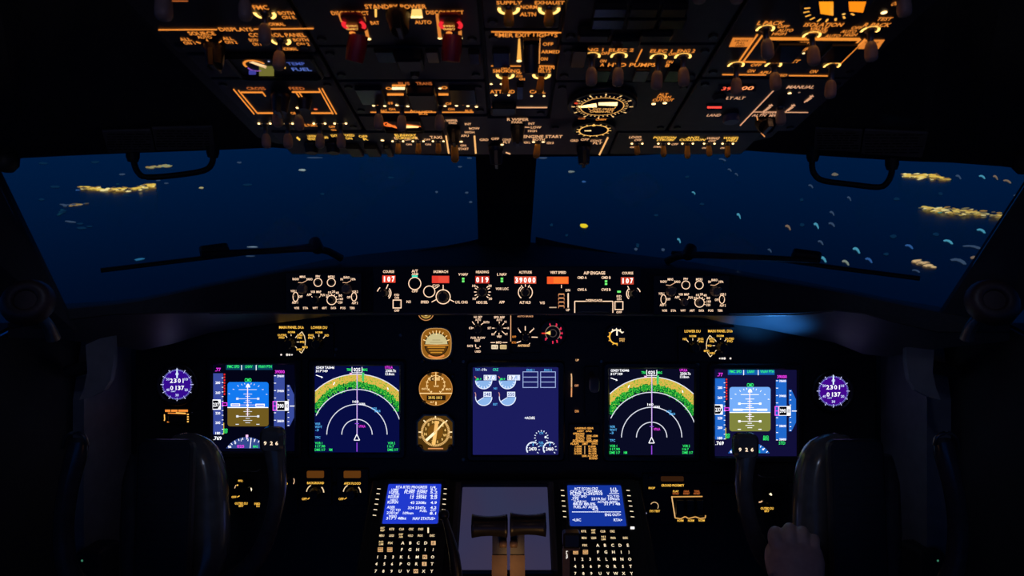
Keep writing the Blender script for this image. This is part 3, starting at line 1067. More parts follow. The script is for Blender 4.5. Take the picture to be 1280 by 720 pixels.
for x, y in ((496, 368.7), (773.8, 370.4)):
    TX("F/D", x, y, 6, 2.8)
    TX("ON", x, y + 3.5, 5.5, 2.8)
TX("OFF", 496, 388.2, 6.5, 3)
TX("OFF", 773.8, 390.2, 7, 2.6)
for x, y in ((496.4, 380), (773.6, 382)):
    m.RO(x - 5.5, y - 5.5, x + 5.5, y + 5.5, 1.1, PINKW)
m.ring(518.5, 354.4, 7.6, 1.0, PINKW)
m.ring(536.6, 364.4, 7, 1.0, PINKW)
m.ring(554, 371, 8.8, 1.1, PINKW)
m.L(543, 361, 547.5, 358.6, .9, PINKW)
m.L(554, 356, 554, 363, 1.0, PINKW)
m.L(545.3, 374.5, 539.5, 377.6, 1.0, PINKW)
m.L(562.5, 374.5, 568, 377.4, 1.0, PINKW)
m.ticks(603, 365, 7.5, 10.5, (45, 135, 225, 315, 180, 0, 152, 28, 205, 335), 1.0, PINKW)
m.ring(656.7, 365.4, 8.8, 1.0, PINKW, 130, 235)
m.ring(656.7, 365.4, 8.8, 1.0, PINKW, -55, 50)
m.ring(656.7, 365.4, 6.6, .7, PINKW, 110, 170)
m.ticks(656.7, 365.4, 7.0, 10.5, (90, 60, 120), .9, PINKW)
for cx, cy, s in ((480.2, 366.5, 1), (791.8, 367.2, -1)):
    if s > 0:
        m.ring(cx, cy, 8.6, 1.2, PINKW, -48, 42)
        m.ring(cx, cy, 6.6, .7, PINKW, -40, 30)
        m.L(cx + 5, cy - 11, cx + 2.6, cy - 5.5, 1.0, PINKW)
        m.ring(cx, cy, 8.6, 1.1, PINKW, 125, 165)
    else:
        m.ring(cx, cy, 8.6, 1.2, PINKW, 138, 228)
        m.ring(cx, cy, 6.6, .7, PINKW, 150, 220)
        m.L(cx - 7.3, cy - 9.7, cx - 5, cy - 5, 1.0, PINKW)
        m.ring(cx, cy, 8.6, 1.1, PINKW, 15, 55)
m.L(701.8, 356, 701.8, 360, .9, PINKW)
m.L(710.2, 366.5, 710.2, 384.5, 1.5, PINKW)
m.L(686.6, 384.3, 695.6, 384.3, 1.3, EM(200, 170, 140))
m.PL([(718.4, 391), (718.4, 376.6), (732, 376.6)], 1.1, PINKW)
m.PL([(753, 376.6), (766, 376.6), (766, 391)], 1.1, PINKW)
m.L(737, 380.6, 749, 380.6, .7, EM(150, 110, 85))
for x, y in ((579, 348.4), (579, 351.6), (627.4, 348.4), (627.4, 351.6), (757.5, 351.6), (757.5, 355)):
    m.R(x - 1.5, y - 1.2, x + 1.5, y + 1.2, GREENS)
m.R(771.5, 363.4, 776, 365.8, GREENS)
m.R(515, 344, 522, 346.6, TEALG)
m.build('lettering', T.o)
for x0, x1, s, cs, xo, ox in ((478, 494.4, "107", REDSEG, 1, 0), (540, 561.6, "", EM(232, 62, 48), 0, 0), (594.2, 611.6, "019", EM(200, 55, 42), 1, 0), (643, 670.2, "39000", EM(226, 90, 66), 1, 0), (683.8, 710.6, "", EM(250, 92, 40), 0, 0), (776, 792, "107", EM(205, 70, 50), 1, 0)):
    yo = 0.8 * (x0 - 478) / 100 * .9
    g = T.mb(0.0009)
    g.plate(x0 - .9, 343.4 + yo, x1 + .9, 354.2 + yo, 0, .0006, M_BEZEL, .001, .0003)
    g.R(x0, 344.3 + yo, x1, 353.4 + yo, cs)
    if s:
        n = len(s)
        for i, ch in enumerate(s):
            w = (x1 - x0) / n
            g.T(ch, x0 + w * (i + .5), 348.9 + yo, None if ch == '1' else w * .62, 6.6, SEG, 0.0012)
    else:
        g.R(x0 + 8, 345 + yo, x1 - 1, 352.6 + yo, EM(255, 120, 45) if x0 > 600 else EM(238, 78, 60), 0.0011)
    g.build('number_window', T.o, 'glowing red number window')
for x, y, r in ((480, 366.5, 5.2), (792, 367, 5.2), (554, 371, 6.6), (603, 365, 6.2), (656.7, 365.4, 5.8)):
    knob(T, x, y, r, 0.016, mat=PB('knob_brown', (.06, .035, .028), .4) if x == 554 else None, name='selector_knob')
g = T.mb()
for i in range(4):
    g.R(697.8, 367 + i * 4.9, 705, 368.3 + i * 4.9, EM(235, 160, 105), 0.0048)
    g.L(698, 367.6 + i * 4.9, 698, 370.5 + i * 4.9, .8, EM(190, 120, 80), 0.0048)
    g.L(705, 367.6 + i * 4.9, 705, 370.5 + i * 4.9, .8, EM(190, 120, 80), 0.0048)
g.plate(697, 366, 706, 386, 0, .0045, M_BLACK, .003, .002)
g.build('speed_thumbwheel', T.o)
for x, y in ((496.4, 380), (773.6, 382)):
    g = T.mb()
    g.plate(x - 3.6, y - 3.6, x + 3.6, y + 3.6, 0, .006, M_BLACK, .002, .001)
    g.build('flight_director_switch', T.o)
g = T.mb()
g.plate(721, 379, 763.5, 390.5, 0, .008, M_BLACK, .003, .002)
g.build('disengage_bar', T.o)


def efis(left):
    o = 0
    lab = 'small black RADIO MINS BARO control panel, ' + ('left of the red number windows' if left else 'right of the red number windows')
    fx = (lambda x: x) if left else (lambda x: x + 459.7)
    fy = (lambda y: y) if left else (lambda y: y + 3.2)
    T = Thing('display_control_panel', lab, 'control panel', GS, fx(405), fy(366), group='display control panels')
    m = T.mb()
    m.plate(fx(357), fy(341), fx(452), fy(390.5), -.006, 0, M_BOARD, .002, .001)
    m.build('faceplate', T.o)
    m = T.mb(0.0005)

    def t(s, x, y, w, h=3.0):
        m.T(s, fx(x), fy(y), w, h, PINKW)
    for s, x, y, w in (("RADIO", 369.7, 348.8, 8), ("MINS", 378.3, 346, 7), ("BARO", 387, 349, 7.5), ("FPV", 397.5, 345.6, 5.5), ("MTRS", 414.3, 346, 8), ("IN", 427.2, 349, 3), ("BARO", 433.4, 346.8, 7.5), ("HPA", 441.6, 349, 6),
                       ("VOR 1", 366.9, 363.8, 7), ("OFF", 375.8, 370.8, 5), ("ADF 1", 368.8, 378, 7.5), ("APP", 386.6, 368.4, 6), ("VOR", 391.3, 364.8, 5.5), ("MAP", 398.6, 364.8, 6), ("PLN", 403.4, 368.6, 5.5),
                       ("5", 408.8, 369.6, 2), ("10", 412.2, 365.6, 3.6), ("20", 417, 364.6, 4), ("40", 421.6, 366, 4), ("80", 425.6, 369.4, 4.5), ("160", 426.3, 373.6, 5), ("320", 425.6, 378, 5), ("VOR 2", 443.8, 364.6, 7.5), ("OFF", 436, 371.6, 4.5), ("ADF 2", 443.6, 378.6, 7.5)):
        t(s, x, y, w)
    for s, x in (("WXR", 371), ("STA", 382), ("WPT", 394), ("ARPT", 405.4), ("DATA", 417), ("POS", 428.7), ("TERR", 440.3)):
        t(s, x, 385, 6.4, 2.8)
    for x in (397.5, 414.2):
        m.ring(fx(x), fy(353), 5.0, .9, PINKW)
    a, b = 369.6, 442.6
    for x, r in ((a, 5.8), (b, 5.2)):
        pts = [(fx(x) + 3.3 * math.cos(g * math.pi / 8), fy(371) + r * math.sin(g * math.pi / 8)) for g in range(17)]
        m.PL(pts, .9, PINKW)
    m.ring(fx(414.6), fy(375), 5.8, .9, PINKW)
    m.ticks(fx(414.6), fy(375), 6.2, 8, (150, 120, 90, 60, 35, 5, -20), .8, PINKW)
    for x in (376.5, 432):
        m.L(fx(x - 3.6), fy(353), fx(x + 1.5), fy(353.6), .8, EM(230, 180, 140))
        m.L(fx(x + 1.5), fy(353.6), fx(x + 7), fy(350.6), .8, EM(230, 180, 140))
    for x in (389.5, 393, 396.6, 400.5):
        m.L(fx(x), fy(370.4), fx(x + (395 - x) * .3), fy(372), .7, PINKW)
    m.build('lettering', T.o)
    kb = PB('knob_worn_brown', (.38, .25, .15), .4, var=.3, scale=300)
    for x, y, r in ((378.5, 361, 6.5), (434, 361, 6.5)):
        knob(T, fx(x), fy(y), r, .014, mat=kb, name='reference_knob', ang=40)
    for x, y, r in ((395, 374.5, 5), (414.6, 375, 4.6)):
        knob(T, fx(x), fy(y), r, .012, mat=kb if not left else None, name='mode_knob', ang=100)
    for x in (397.5, 414.2):
        knob(T, fx(x), fy(353), 3.6, .004, name='push_button', bar=False)
    for x in (a, b):
        g = T.mb()
        g.lathe([(.0015, 0), (.0014, .008), (.0019, .010), (.0014, .0115)], (*T.ab(fx(x), fy(371)), 0), (0, .3, 1), M_STEM, 10)
        g.build('pointer_switch', T.o)
    for i in range(7):
        g = T.mb()
        x = 371 + i * 11.55
        g.plate(fx(x - 3.8), fy(386.8), fx(x + 3.8), fy(389.4), 0, .003, M_BLACK, .0008, .0005)
        g.build('map_button', T.o)


efis(True)
efis(False)

# =================================================================== MAIN PANEL BOARD
BACK = MP.shift(-0.006)
T = Thing('instrument_board', 'wide black main instrument board behind the screens and gauges', 'instrument panel', MP, 640, 500)
m = T.mb()
m.prism([T.ab(x, y) for x, y in ((167, 605), (455, 605), (455, 600), (575, 600), (700, 600), (820, 600), (820, 605), (1098, 605), (1098, 440), (1070, 392), (200, 392), (167, 440))], -.05, -.006, M_BOARD, .003)
m.build('board', T.o)
k = T.mb()
for x, y in ((386.5, 402.8), (723, 393.2), (806, 641), (246, 500)):
    pass
for x, y in ((419, 437), (409, 444), (417, 444), (500, 419), (700, 452), (752, 452), (238, 517), (1062, 500), (579, 452), (579, 575)):
    a, b = T.ab(x, y)
    k.lathe([(.004, -.006), (.004, -.0045), (.003, -.004)], (a, b, 0), (0, 0, 1), M_STEM, 10)
k.build('fastener', T.o)


def display(name, label, x0, y0, x1, y1, bg, grp='main panel screens', pad=8, plane=MP, sample=True):
    T = Thing(name, label, 'screen', plane, (x0 + x1) / 2, (y0 + y1) / 2, group=grp)
    m = T.mb()
    m.frame(x0 - pad, y0 - pad, x1 + pad, y1 + pad, x0, y0, x1, y1, -.0055, .005, M_BEZEL, .008, .002, .003)
    m.build('bezel', T.o)
    s = T.mb(0.0)
    s.R(x0 - .5, y0 - .5, x1 + .5, y1 + .5, bg, -.0005)
    s.build('screen', T.o, 'lit screen')
    return T


def flight_display(left):
    dx, dy = (0, 0) if left else (627.3, 6.2)
    c = dict(bg=EM(3, 4, 22, 1, True), fma=EM(10, 66, 90), tape=EM(58, 76, 158, 1, True), sky=EM(20, 122, 240, 1, True), gnd=EM(112, 90, 32, 1, True), rose=EM(52, 72, 142)) if left else \
        dict(bg=EM(17, 15, 56, 1, True), fma=EM(20, 92, 172), tape=EM(32, 104, 204, 1, True), sky=EM(118, 174, 250, 1, True), gnd=EM(128, 132, 62, 1, True), rose=EM(30, 105, 200))
    lab = ('flight display with deep blue sky over brown ground, beside the left round purple clock' if left else 'flight display with pale blue sky over olive ground, beside the right round purple clock')
    T = display('flight_display', lab, 266 + dx, 456 + dy, 368.5 + dx, 564 + dy, c['bg'])
    m = T.mb(0.0002)
    X = lambda x: 260 + x / 6 + dx
    Y = lambda y: 450 + y / 6 + dy

    def R(x0, y0, x1, y1, mt, z=.0003):
        m.R(X(x0), Y(y0), X(x1), Y(y1), mt, z)

    def L(x0, y0, x1, y1, th, mt, z=.0006):
        m.L(X(x0), Y(y0), X(x1), Y(y1), th, mt, z)

    def t(s, x, y, w, h, mt, z=.0009):
        m.T(s, X(x), Y(y), w, h, mt, z)
    R(135, 37, 485, 74, c['fma'])
    for x in (253, 362):
        L(x, 38, x, 76, .8, WHITE)
    for s, x, w in (("FMC SPD", 192, 15), ("LNAV", 308, 9), ("VNAV PTH", 428, 17)):
        t(s, x, 49, w, 3.6, GREEN)
    t(".77", 76, 72, 7, 4.4, MAG)
    t("39000", 540, 88, 12, 4, MAG)
    R(40, 100, 114, 558, c['tape'])
    for s, y in (("280", 170), ("260", 245), ("220", 398), ("200", 470), ("180", 548)):
        t(s, 75, y, 6, 3.2, WHITE)
    for i in range(13):
        L(104, 134 + i * 35, 116, 134 + i * 35, .7, WHITE)
    for i in range(8):
        R(119, 102 + i * 21, 130, 115 + i * 21, RED, .0006)
    L(119, 470, 119, 556, .8, EM(230, 190, 60))
    R(32, 296, 96, 372, WHITE, .0006)
    R(38, 303, 74, 366, BLK, .0007)
    m.quad([(X(74), Y(303)), (X(74), Y(366)), (X(90), Y(340)), (X(90), Y(328))], BLK, .0007)
    t("237", 62, 335, 7.5, 5, WHITE)
    m.RO(X(108), Y(318), X(146), Y(343), .9, MAG, .0008)
    t("80", 132, 522, 5.5, 2.8, GREEN)
    t("REF", 132, 540, 5.5, 2.8, GREEN)
    t(".769", 72, 586, 10.5, 4.6, WHITE)
    # attitude
    a0, b0 = T.ab(X(147), Y(497))
    a1, b1 = T.ab(X(455), Y(165))
    hb = T.ab(X(300), Y(356))[1]
    out = m.rr(a0, b0, a1, b1, .0055)
    n = len(out)
    up = [p for p in out if p[1] > hb]
    lo = [p for p in out if p[1] < hb]
    up = [(a1, hb)] + [p for p in out[n // 4:3 * n // 4]] + [(a0, hb)]
    lo = [(a0, hb)] + [p for p in out[3 * n // 4:]] + [p for p in out[:n // 4]] + [(a1, hb)]
    m.add([(a, b, .0003) for a, b in up], [tuple(range(len(up)))], c['sky'])
    m.add([(a, b, .0003) for a, b in lo], [tuple(range(len(lo)))], c['gnd'])
    L(147, 356, 452, 356, 1.0, WHITE)
    W2 = WHITE if not left else EM(235, 240, 250)
    for y, hw in ((222, 68), (255, 33), (272, 17), (290, 82), (305, 17), (320, 30), (372, 14), (386, 32), (404, 16), (422, 84), (437, 16), (453, 33), (470, 18)):
        L(299 - hw, y, 299 + hw, y, .7, W2)
    for y in (290, 422):
        for s in (-1, 1):
            R(299 + s * 78 - 9, y - 8, 299 + s * 78 + 9, y + 8, W2, .0006)
    L(298, 182, 298, 420, 1.0, EM(255, 225, 250, 1.2), .0008)
    m.quad([(X(284), Y(205)), (X(318), Y(205)), (X(312), Y(186)), (X(301), Y(176)), (X(290), Y(186))], WHITE, .0007)
    for x, y, g in ((222, 188, 30), (252, 178, 15), (275, 172, 5), (326, 172, -5), (350, 178, -15), (385, 190, -30)):
        L(x, y, x + (300 - x) * .1, y + 12, .7, W2)
    for x, y in ((192, 218), (412, 220), (160, 252), (440, 256)):
        L(x - 6, y, x + 6, y + 2, .8, W2)
    for x in (220, 375):
        L(x - 12, 482, x + 12, 482, .9, W2)
    if left:
        m.RO(X(172), Y(326), X(241), Y(347), .9, WHITE, .0007)
        m.RO(X(357), Y(328), X(426), Y(350), .9, WHITE, .0007)
        L(172, 337, 426, 337, .6, EM(230, 200, 235))
        R(290, 332, 306, 346, WHITE, .0008)
    else:
        R(172, 328, 245, 343, WHITE, .0007)
        R(352, 328, 430, 343, WHITE, .0007)
        L(172, 334, 430, 334, 1.2, WHITE)
    t("CMD", 302, 150, 8.5, 4.6, GREEN)
    # altitude tape and vertical speed
    R(495, 110, 575, 562, c['tape'])
    for s, y in (("39600", 120), ("39400", 232), ("38600", 457), ("38400", 558)):
        t(s, 545, y, 8.5, 3, WHITE)
    for i in range(9):
        if i != 4:
            L(496, 118 + i * 55.5, 511, 118 + i * 55.5, .8, WHITE)
    R(486, 308, 606, 380, WHITE, .0006)
    R(520, 312, 576, 376, BLK, .0007)
    R(490, 314, 514, 374, c['tape'], .0007)
    t("390", 546, 344, 7.5, 5, WHITE)
    t("00", 591, 344, 3.6, 5, BLK)
    m.RO(X(486), Y(308), X(516), Y(380), .9, MAG, .0008)
    L(490, 344, 512, 344, 1, MAG, .0009)
    m.quad([(X(592), Y(498)), (X(612), Y(498)), (X(646), Y(430)), (X(646), Y(258)), (X(612), Y(186)), (X(592), Y(186)), (X(592), Y(292)), (X(606), Y(306)), (X(606), Y(384)), (X(592), Y(396))][::-1], c['tape'], .0002)
    L(614, 345, 650, 345, 1.0, WHITE)
    for y in (195, 225, 262, 300, 392, 430, 462, 490):
        L(598, y, 609, y, .8, WHITE)
    if not left:
        t("STD", 540, 585, 8, 4, GREEN)
        t("RAD", 420, 538, 6.5, 3, GREEN)
        t("MINS", 420, 556, 7, 3, GREEN)
    # compass rose at the bottom
    a, b = T.ab(X(292), Y(765))
    sx, _ = T.scale(X(292), Y(600))
    r = 187 / 6 * sx
    bl = T.ab(X(292), Y(662))[1]
    hw = math.sqrt(max(0, r * r - (bl - b) ** 2))
    a_s, a_e = math.atan2(bl - b, hw), math.atan2(bl - b, -hw)
    vs = [(a + r * math.cos(a_s + (a_e - a_s) * i / 24), b + r * math.sin(a_s + (a_e - a_s) * i / 24), .0003) for i in range(25)]
    m.add(vs, [tuple(range(25))], c['rose'])
    m.ticks(X(292), Y(765), 28.2, 30.8, range(40, 145, 10), .8, WHITE, .0006)
    for s, x, y in (("36", 165, 650), ("0", 206, 622), ("1", 250, 600), ("2", 300, 597), ("3", 348, 605), ("4", 396, 632)):
        t(s, x, y, None, 3, WHITE)
    L(325, 585, 316, 660, .8, WHITE)
    t("025", 246, 647, 9, 3.6, MAG)
    t("MAG", 358, 648, 6, 3.2, GREEN)
    m.quad([(X(284), Y(560)), (X(303), Y(560)), (X(303), Y(576)), (X(293), Y(585)), (X(284), Y(576))][::-1], EM(250, 190, 240, 1.2), .0008)
    m.build('symbology', T.o)


flight_display(True)
flight_display(False)


def nav_display(left):
    dx, dy = (-368.2, -3.6) if left else (0, 0)
    bg = EM(7, 12, 66, 1, True) if left else EM(9, 11, 34, 1, True)
    lab = ('navigation screen with green and yellow radar arc, beside the round brass standby gauges' if left else 'navigation screen with green and yellow radar arc, right of the landing gear lever')
    T = display('navigation_display', lab, 761.5 + dx, 461 + dy, 867.5 + dx, 569 + dy, bg)
    X = lambda x: 755 + x / 6 + dx
    Y = lambda y: 450 + y / 6 + dy
    cx, cy = X(357), Y(580)
    m = T.mb(0.0003)
    a, b = T.ab(cx, cy)
    sx, _ = T.scale(cx, cy)
    k = sx / 6
    xl, xr = T.ab(X(43), cy)[0], T.ab(X(671), cy)[0]

    def band(mb, r0, r1, mat, z, jit=0, clip=True):
        N = 110
        vs, fs = [], []
        prev = False
        for i in range(N + 1):
            g = math.radians(28 + 124 * i / N)
            j0 = random.uniform(-jit, jit)
            lim = 1e9
            cc = math.cos(g)
            if clip and abs(cc) > 1e-4:
                lim = ((xr - a) / cc if cc > 0 else (xl - a) / cc)
            q0, q1 = (r0 + j0) * k, min(r1 * k, lim)
            ok = q1 > q0 + 1e-5
            if ok:
                vs += [(a + cc * q0, b + math.sin(g) * q0, z), (a + cc * q1, b + math.sin(g) * q1, z)]
                n = len(vs)
                if prev:
                    fs.append((n - 4, n - 3, n - 1, n - 2))
            prev = ok
        mb.add(vs, fs, mat)
    rad_g = noisy_em('radar_green_returns', [(.36, (6, 14, 40)), (.44, (10, 90, 40)), (.52, (20, 190, 60)), (.62, (90, 205, 60)), (.70, (210, 200, 90))], 420, 1.0, 4)
    rad_y = noisy_em('radar_yellow_returns', [(.30, (30, 150, 40)), (.40, (150, 190, 60)), (.48, (222, 190, 80)), (.60, (232, 178, 78)), (.72, (190, 160, 60))], 330, 1.0, 3)
    rd = T.mb()
    band(rd, 344, 412, rad_g, .0002, 20)
    band(rd, 396, 449, rad_y, .0004, 9)
    rd.build('radar_returns', T.o, 'green and yellow radar band')

    def arc(r, a0, a1, th=1.0):
        m.ring(cx, cy, r / 6, th, EM(225, 228, 240, 1.1), a0, a1, .0007, 60)
    arc(452, 46, 134)
    arc(338, 19.5, 155)
    arc(226, 0, 180)
    arc(114, 0, 180)
    m.L(X(357), Y(640), X(357), Y(708), 1.1, PURP, .0008)
    m.L(X(357), Y(110), X(357), Y(580), .9, EM(225, 200, 250), .0009)
    m.L(X(359.5), Y(140), X(359.5), Y(580), .7, PURP, .0008)
    m.PL([(X(335), Y(622)), (X(356), Y(578)), (X(377), Y(622)), (X(335), Y(622))], .9, WHITE, .001)

    def t(s, x, y, w, h, mt):
        m.T(s, X(x), Y(y), w, h, mt, .001)
    t("GS429 TAS446", 119, 78, 23, 3.2, WHITE)
    t("317°/49", 93, 104, 15, 3.2, WHITE)
    m.L(X(50), Y(134), X(98), Y(151), .9, WHITE, .001)
    m.quad([(X(88), Y(156)), (X(103), Y(153)), (X(92), Y(141))], WHITE, .001)
    t("TRK", 298, 94, 6, 3.2, GREEN)
    t("MAG", 417, 94, 6, 3.2, GREEN)
    t("025", 357, 94, 8.5, 4.4, WHITE)
    m.L(X(320), Y(74), X(320), Y(114), .8, WHITE, .001)
    m.L(X(395), Y(74), X(395), Y(114), .8, WHITE, .001)
    m.L(X(320), Y(116), X(395), Y(116), .6, WHITE, .001)
    t("UTULA", 596, 76, 9.5, 3.2, MAG)
    t("2300.7z", 610, 102, 13, 3.4, WHITE)
    t("13.8nm", 603, 126, 11, 3.2, WHITE)
    m.quad([(X(300), Y(118)), (X(322), Y(118)), (X(318), Y(132)), (X(304), Y(130))], EM(250, 190, 240), .001)
    m.quad([(X(394), Y(116)), (X(412), Y(116)), (X(410), Y(180)), (X(394), Y(180))], EM(70, 205, 110), .0009)
    m.L(X(190), Y(188), X(180), Y(208), 1.2, WHITE, .001)
    m.L(X(586), Y(228), X(592), Y(244), 1.2, WHITE, .001)
    t("160", 347, 333, 7.5, 3, WHITE)
    t("ODIRA", 396, 351, 8, 2.8, WHITE)
    t("LOS", 487, 384, 6, 2.6, CYAN)
    t("BKS", 512, 404, 7, 2.6, CYAN)
    m.L(X(470), Y(380), X(520), Y(412), .8, CYAN, .001)
    t("UTULA", 396, 518, 8, 3, MAG)
    m.L(X(342), Y(498), X(372), Y(498), .9, PURP, .001)
    for s, y in (("WXR", 500), ("WX+T", 523), ("-3", 546), ("TFC", 602)):
        t(s, 45 + 6 * len(s), y, 2.2 * len(s), 2.9, CYAN)
    for s, x, y, w in (("VOR 1", 70, 644, 9), ("117.90", 82, 668, 12), ("DME 117", 80, 694, 13), ("NM", 160, 694, 4), ("VOR 2", 616, 644, 9), ("116.7", 610, 668, 8), ("DME 117", 626, 694, 13)):
        t(s, x, y, w, 3.2, GREEN)
    m.build('symbology', T.o)


nav_display(False)
nav_display(True)

# ---- engine display
T = display('engine_display', 'engine screen of deep indigo with white dials, centre of the main board', 591, 459, 698, 568.5, EM(27, 28, 92, 1, True))
X = lambda x: 585 + x / 6
Y = lambda y: 450 + y / 6
m = T.mb(0.0004)
FILL = EM(140, 182, 235, 1.0)
LW = EM(225, 235, 255, 1.15)
m.T("TAT", X(72), Y(72), 6, 3, CYAN)
m.T("-19c", X(118), Y(72), 8, 3.2, LW)
m.T("CRZ", X(207), Y(72), 7, 3.4, TEALG)
for cx, v1, v2 in ((118, "87.0", "548"), (296, "87.1", "550")):
    m.disc(X(cx), Y(155), 10, FILL, .0002, 180, 360)
    m.ring(X(cx), Y(155), 10.2, 1.0, LW, 180, 362)
    m.ticks(X(cx), Y(155), 7.2, 9.6, (200, 225, 250, 275, 300, 325, 345), .8, LW, .0005)
    m.PL([(X(cx - 62), Y(150)), (X(cx - 52), Y(150)), (X(cx - 44), Y(135))], .8, GREEN)
    m.L(X(cx - 68), Y(122), X(cx - 56), Y(138), 1, EM(220, 120, 110))
    m.T("86.9", X(cx - 36), Y(143), 6, 2.6, GREEN)
    m.RO(X(cx), Y(112), X(cx + 94), Y(152), .9, LW, .0005)
    m.R(X(cx + 36), Y(114), X(cx + 92), Y(150), EM(170, 195, 240), .0005)
    m.T(v1, X(cx + 46), Y(132), 12.5, 4.8, WHITE, .0007)
    m.disc(X(cx), Y(280), 10, FILL, .0002, 212, 362)
    m.ring(X(cx), Y(280), 10.2, 1.0, LW, 172, 362)
    m.PL([(X(cx - 60), Y(275)), (X(cx - 60), Y(256)), (X(cx - 66), Y(242))], .9, EM(210, 150, 150))
    m.L(X(cx - 52), Y(312), X(cx), Y(280), .8, LW)
    m.R(X(cx - 2), Y(238), X(cx + 58), Y(276), LW, .0005)
    m.T(v2, X(cx + 28), Y(257), 8, 4.4, EM(70, 80, 150), .0007)
m.T("N1", X(205), Y(213), 4, 2.8, CYAN)
m.T("EGT", X(205), Y(332), 5.4, 2.8, CYAN)
m.build('engine_dials', T.o)
m = T.mb(0.0004)
for x, s in ((410, "ENG 1"), (542, "ENG 2")):
    m.RO(X(x), Y(86), X(x + 116), Y(208), .8, EM(170, 190, 240), .0004)
    for y in (128, 165):
        m.L(X(x), Y(y), X(x + 116), Y(y), .8, EM(170, 190, 240))
    m.T(s, X(x + 58), Y(75), 9.5, 2.6, CYAN)
m.build('engine_boxes', T.o)
m = T.mb(0.0004)
m.quad([(X(422), Y(434)), (X(436), Y(426)), (X(436), Y(442))][::-1], LW)
m.T("ACARS", X(470), Y(434), 10.5, 3.4, WHITE)
m.build('message_text', T.o)
m = T.mb(0.0004)
m.ticks(X(550), Y(580), 7.2, 9, range(-30, 211, 24), 1.0, LW)
m.T("CTR", X(550), Y(549), 5, 2.8, CYAN)
m.disc(X(582), Y(578), 1.5, LW)
for x, s in ((488, "2470"), (614, "2460")):
    m.ring(X(x), Y(665), 8.2, 1.4, LW, 60, 215)
    m.ticks(X(x), Y(665), 6.6, 8.8, range(-40, 230, 30), .9, LW)
    m.L(X(x), Y(622), X(x), Y(645), 1, CYAN)
    m.T(s, X(x - 2), Y(667), 9.5, 4.2, WHITE)
m.T("FUEL", X(550), Y(620), 6, 2.8, CYAN)
m.T("KG", X(550), Y(641), 3.6, 2.6, CYAN)
m.build('fuel_dials', T.o)

# ---- clocks
for nm, cx, cy in (('left', 221.5, 480.6), ('right', 1041.5, 488.8)):
    T = Thing('clock', 'round purple lit clock reading 2301, ' + ('beside the screen with the deep blue sky' if nm == 'left' else 'beside the screen with the pale blue sky'), 'clock', MP, cx, cy, group='panel clocks')
    m = T.mb()
    a, b = T.ab(cx, cy)
    m.lathe([(.044, -.0055), (.044, .002), (.041, .004), (.037, .004), (.036, -.001)], (a, b, 0), (0, 0, 1), M_BEZEL, 40)
    m.build('bezel', T.o)
    m = T.mb(.0008)
    m.disc(cx, cy, 17.6, EM(52, 10, 142, 1, True) if nm == 'left' else EM(66, 8, 140, 1, True), .0002, n=40)
    IW = EM(205, 210, 255, 1.15)
    m.ring(cx, cy, 17.6, .5, EM(90, 70, 200), z=.0006)
    m.ticks(cx, cy, 17.2, 19.0, range(0, 360, 6), .6, EM(150, 150, 245, 1.0))
    m.ticks(cx, cy, 16.5, 20.5, range(0, 360, 30), .8, IW)
    m.ticks(cx, cy, 8, 19.5, (90,), 1.5, EM(215, 245, 250, 1.3))
    for s, g in (("60", 90), ("10", 30), ("20", -30), ("30", -90), ("40", 210), ("50", 150)):
        m.T(s, cx + 13.2 * math.cos(math.radians(g)), cy - 13.2 * math.sin(math.radians(g)), 4.2, 3.2, IW)
    for i, ch in enumerate("23"):
        m.T(ch, cx - 7 + i * 4.6, cy - 4.8, 3.6, 5.4, WHITE)
    m.T("0", cx + 2.8, cy - 4.8, 3.6, 5.4, WHITE)
    m.T("1", cx + 7.6, cy - 4.8, None, 5.4, WHITE)
    for ch, x in (("0", -6.6), ("1", -1.2), ("3", 2.6), ("7", 7)):
        m.T(ch, cx + x, cy + 4.2, None if ch == '1' else 3.6, 5.4, WHITE)
    m.T("GMT", cx - 4.6, cy + 8.6, 6, 1.6, IW)
    m.build('clock_face', T.o, 'glowing purple face')

T = Thing('chronometer_placard', 'small dark switch plate edged in amber light under the left purple clock', 'plate', MP, 220, 520)
m = T.mb()
m.plate(203, 509, 237, 531, -.0055, 0, M_BOARD, .003, .001)
m.build('faceplate', T.o)
m = T.mb(.0005)
for x0, x1 in ((206.5, 213), (214, 222), (223, 235)):
    m.R(x0, 512, x1, 514.8, AMB)
m.L(210, 516.3, 233, 517.2, 1.2, AMB)
m.L(220, 516, 232, 516.6, 1.4, AMBL)
for y in (518, 521, 524, 527):
    m.R(234, y - .8, 236, y + .8, AMBL)
m.PL([(205.6, 518), (206, 524), (205.4, 526)], 1.2, AMBL)
m.L(209, 527.4, 212, 527.4, 1.2, AMB)
m.build('lettering', T.o)
g = T.mb()
g.plate(211, 518.5, 231, 527.5, 0, .004, M_BLACK, .002, .001)
g.build('switch_cover', T.o)

# ---- standby gauges
G1 = EM(146, 92, 26, 1, True)
GB = EM(120, 78, 22, 1, True)
CR = EM(250, 208, 140, 1.2)
T = Thing('standby_horizon', 'round-cornered amber standby horizon with cream upper half, top of the gauge column', 'gauge', MP, 545.5, 429.5, group='standby gauges')
m = T.mb()
cx, cy = 545.5, 429.5


def squircle(T, cx, cy, rx, ry, p=3.2, n=36):
    out = []
    for i in range(n):
        t = 2 * math.pi * i / n
        c, s = math.cos(t), math.sin(t)
        out.append(T.ab(cx + rx * math.copysign(abs(c) ** (2 / p), c), cy - ry * math.copysign(abs(s) ** (2 / p), s)))
    return out


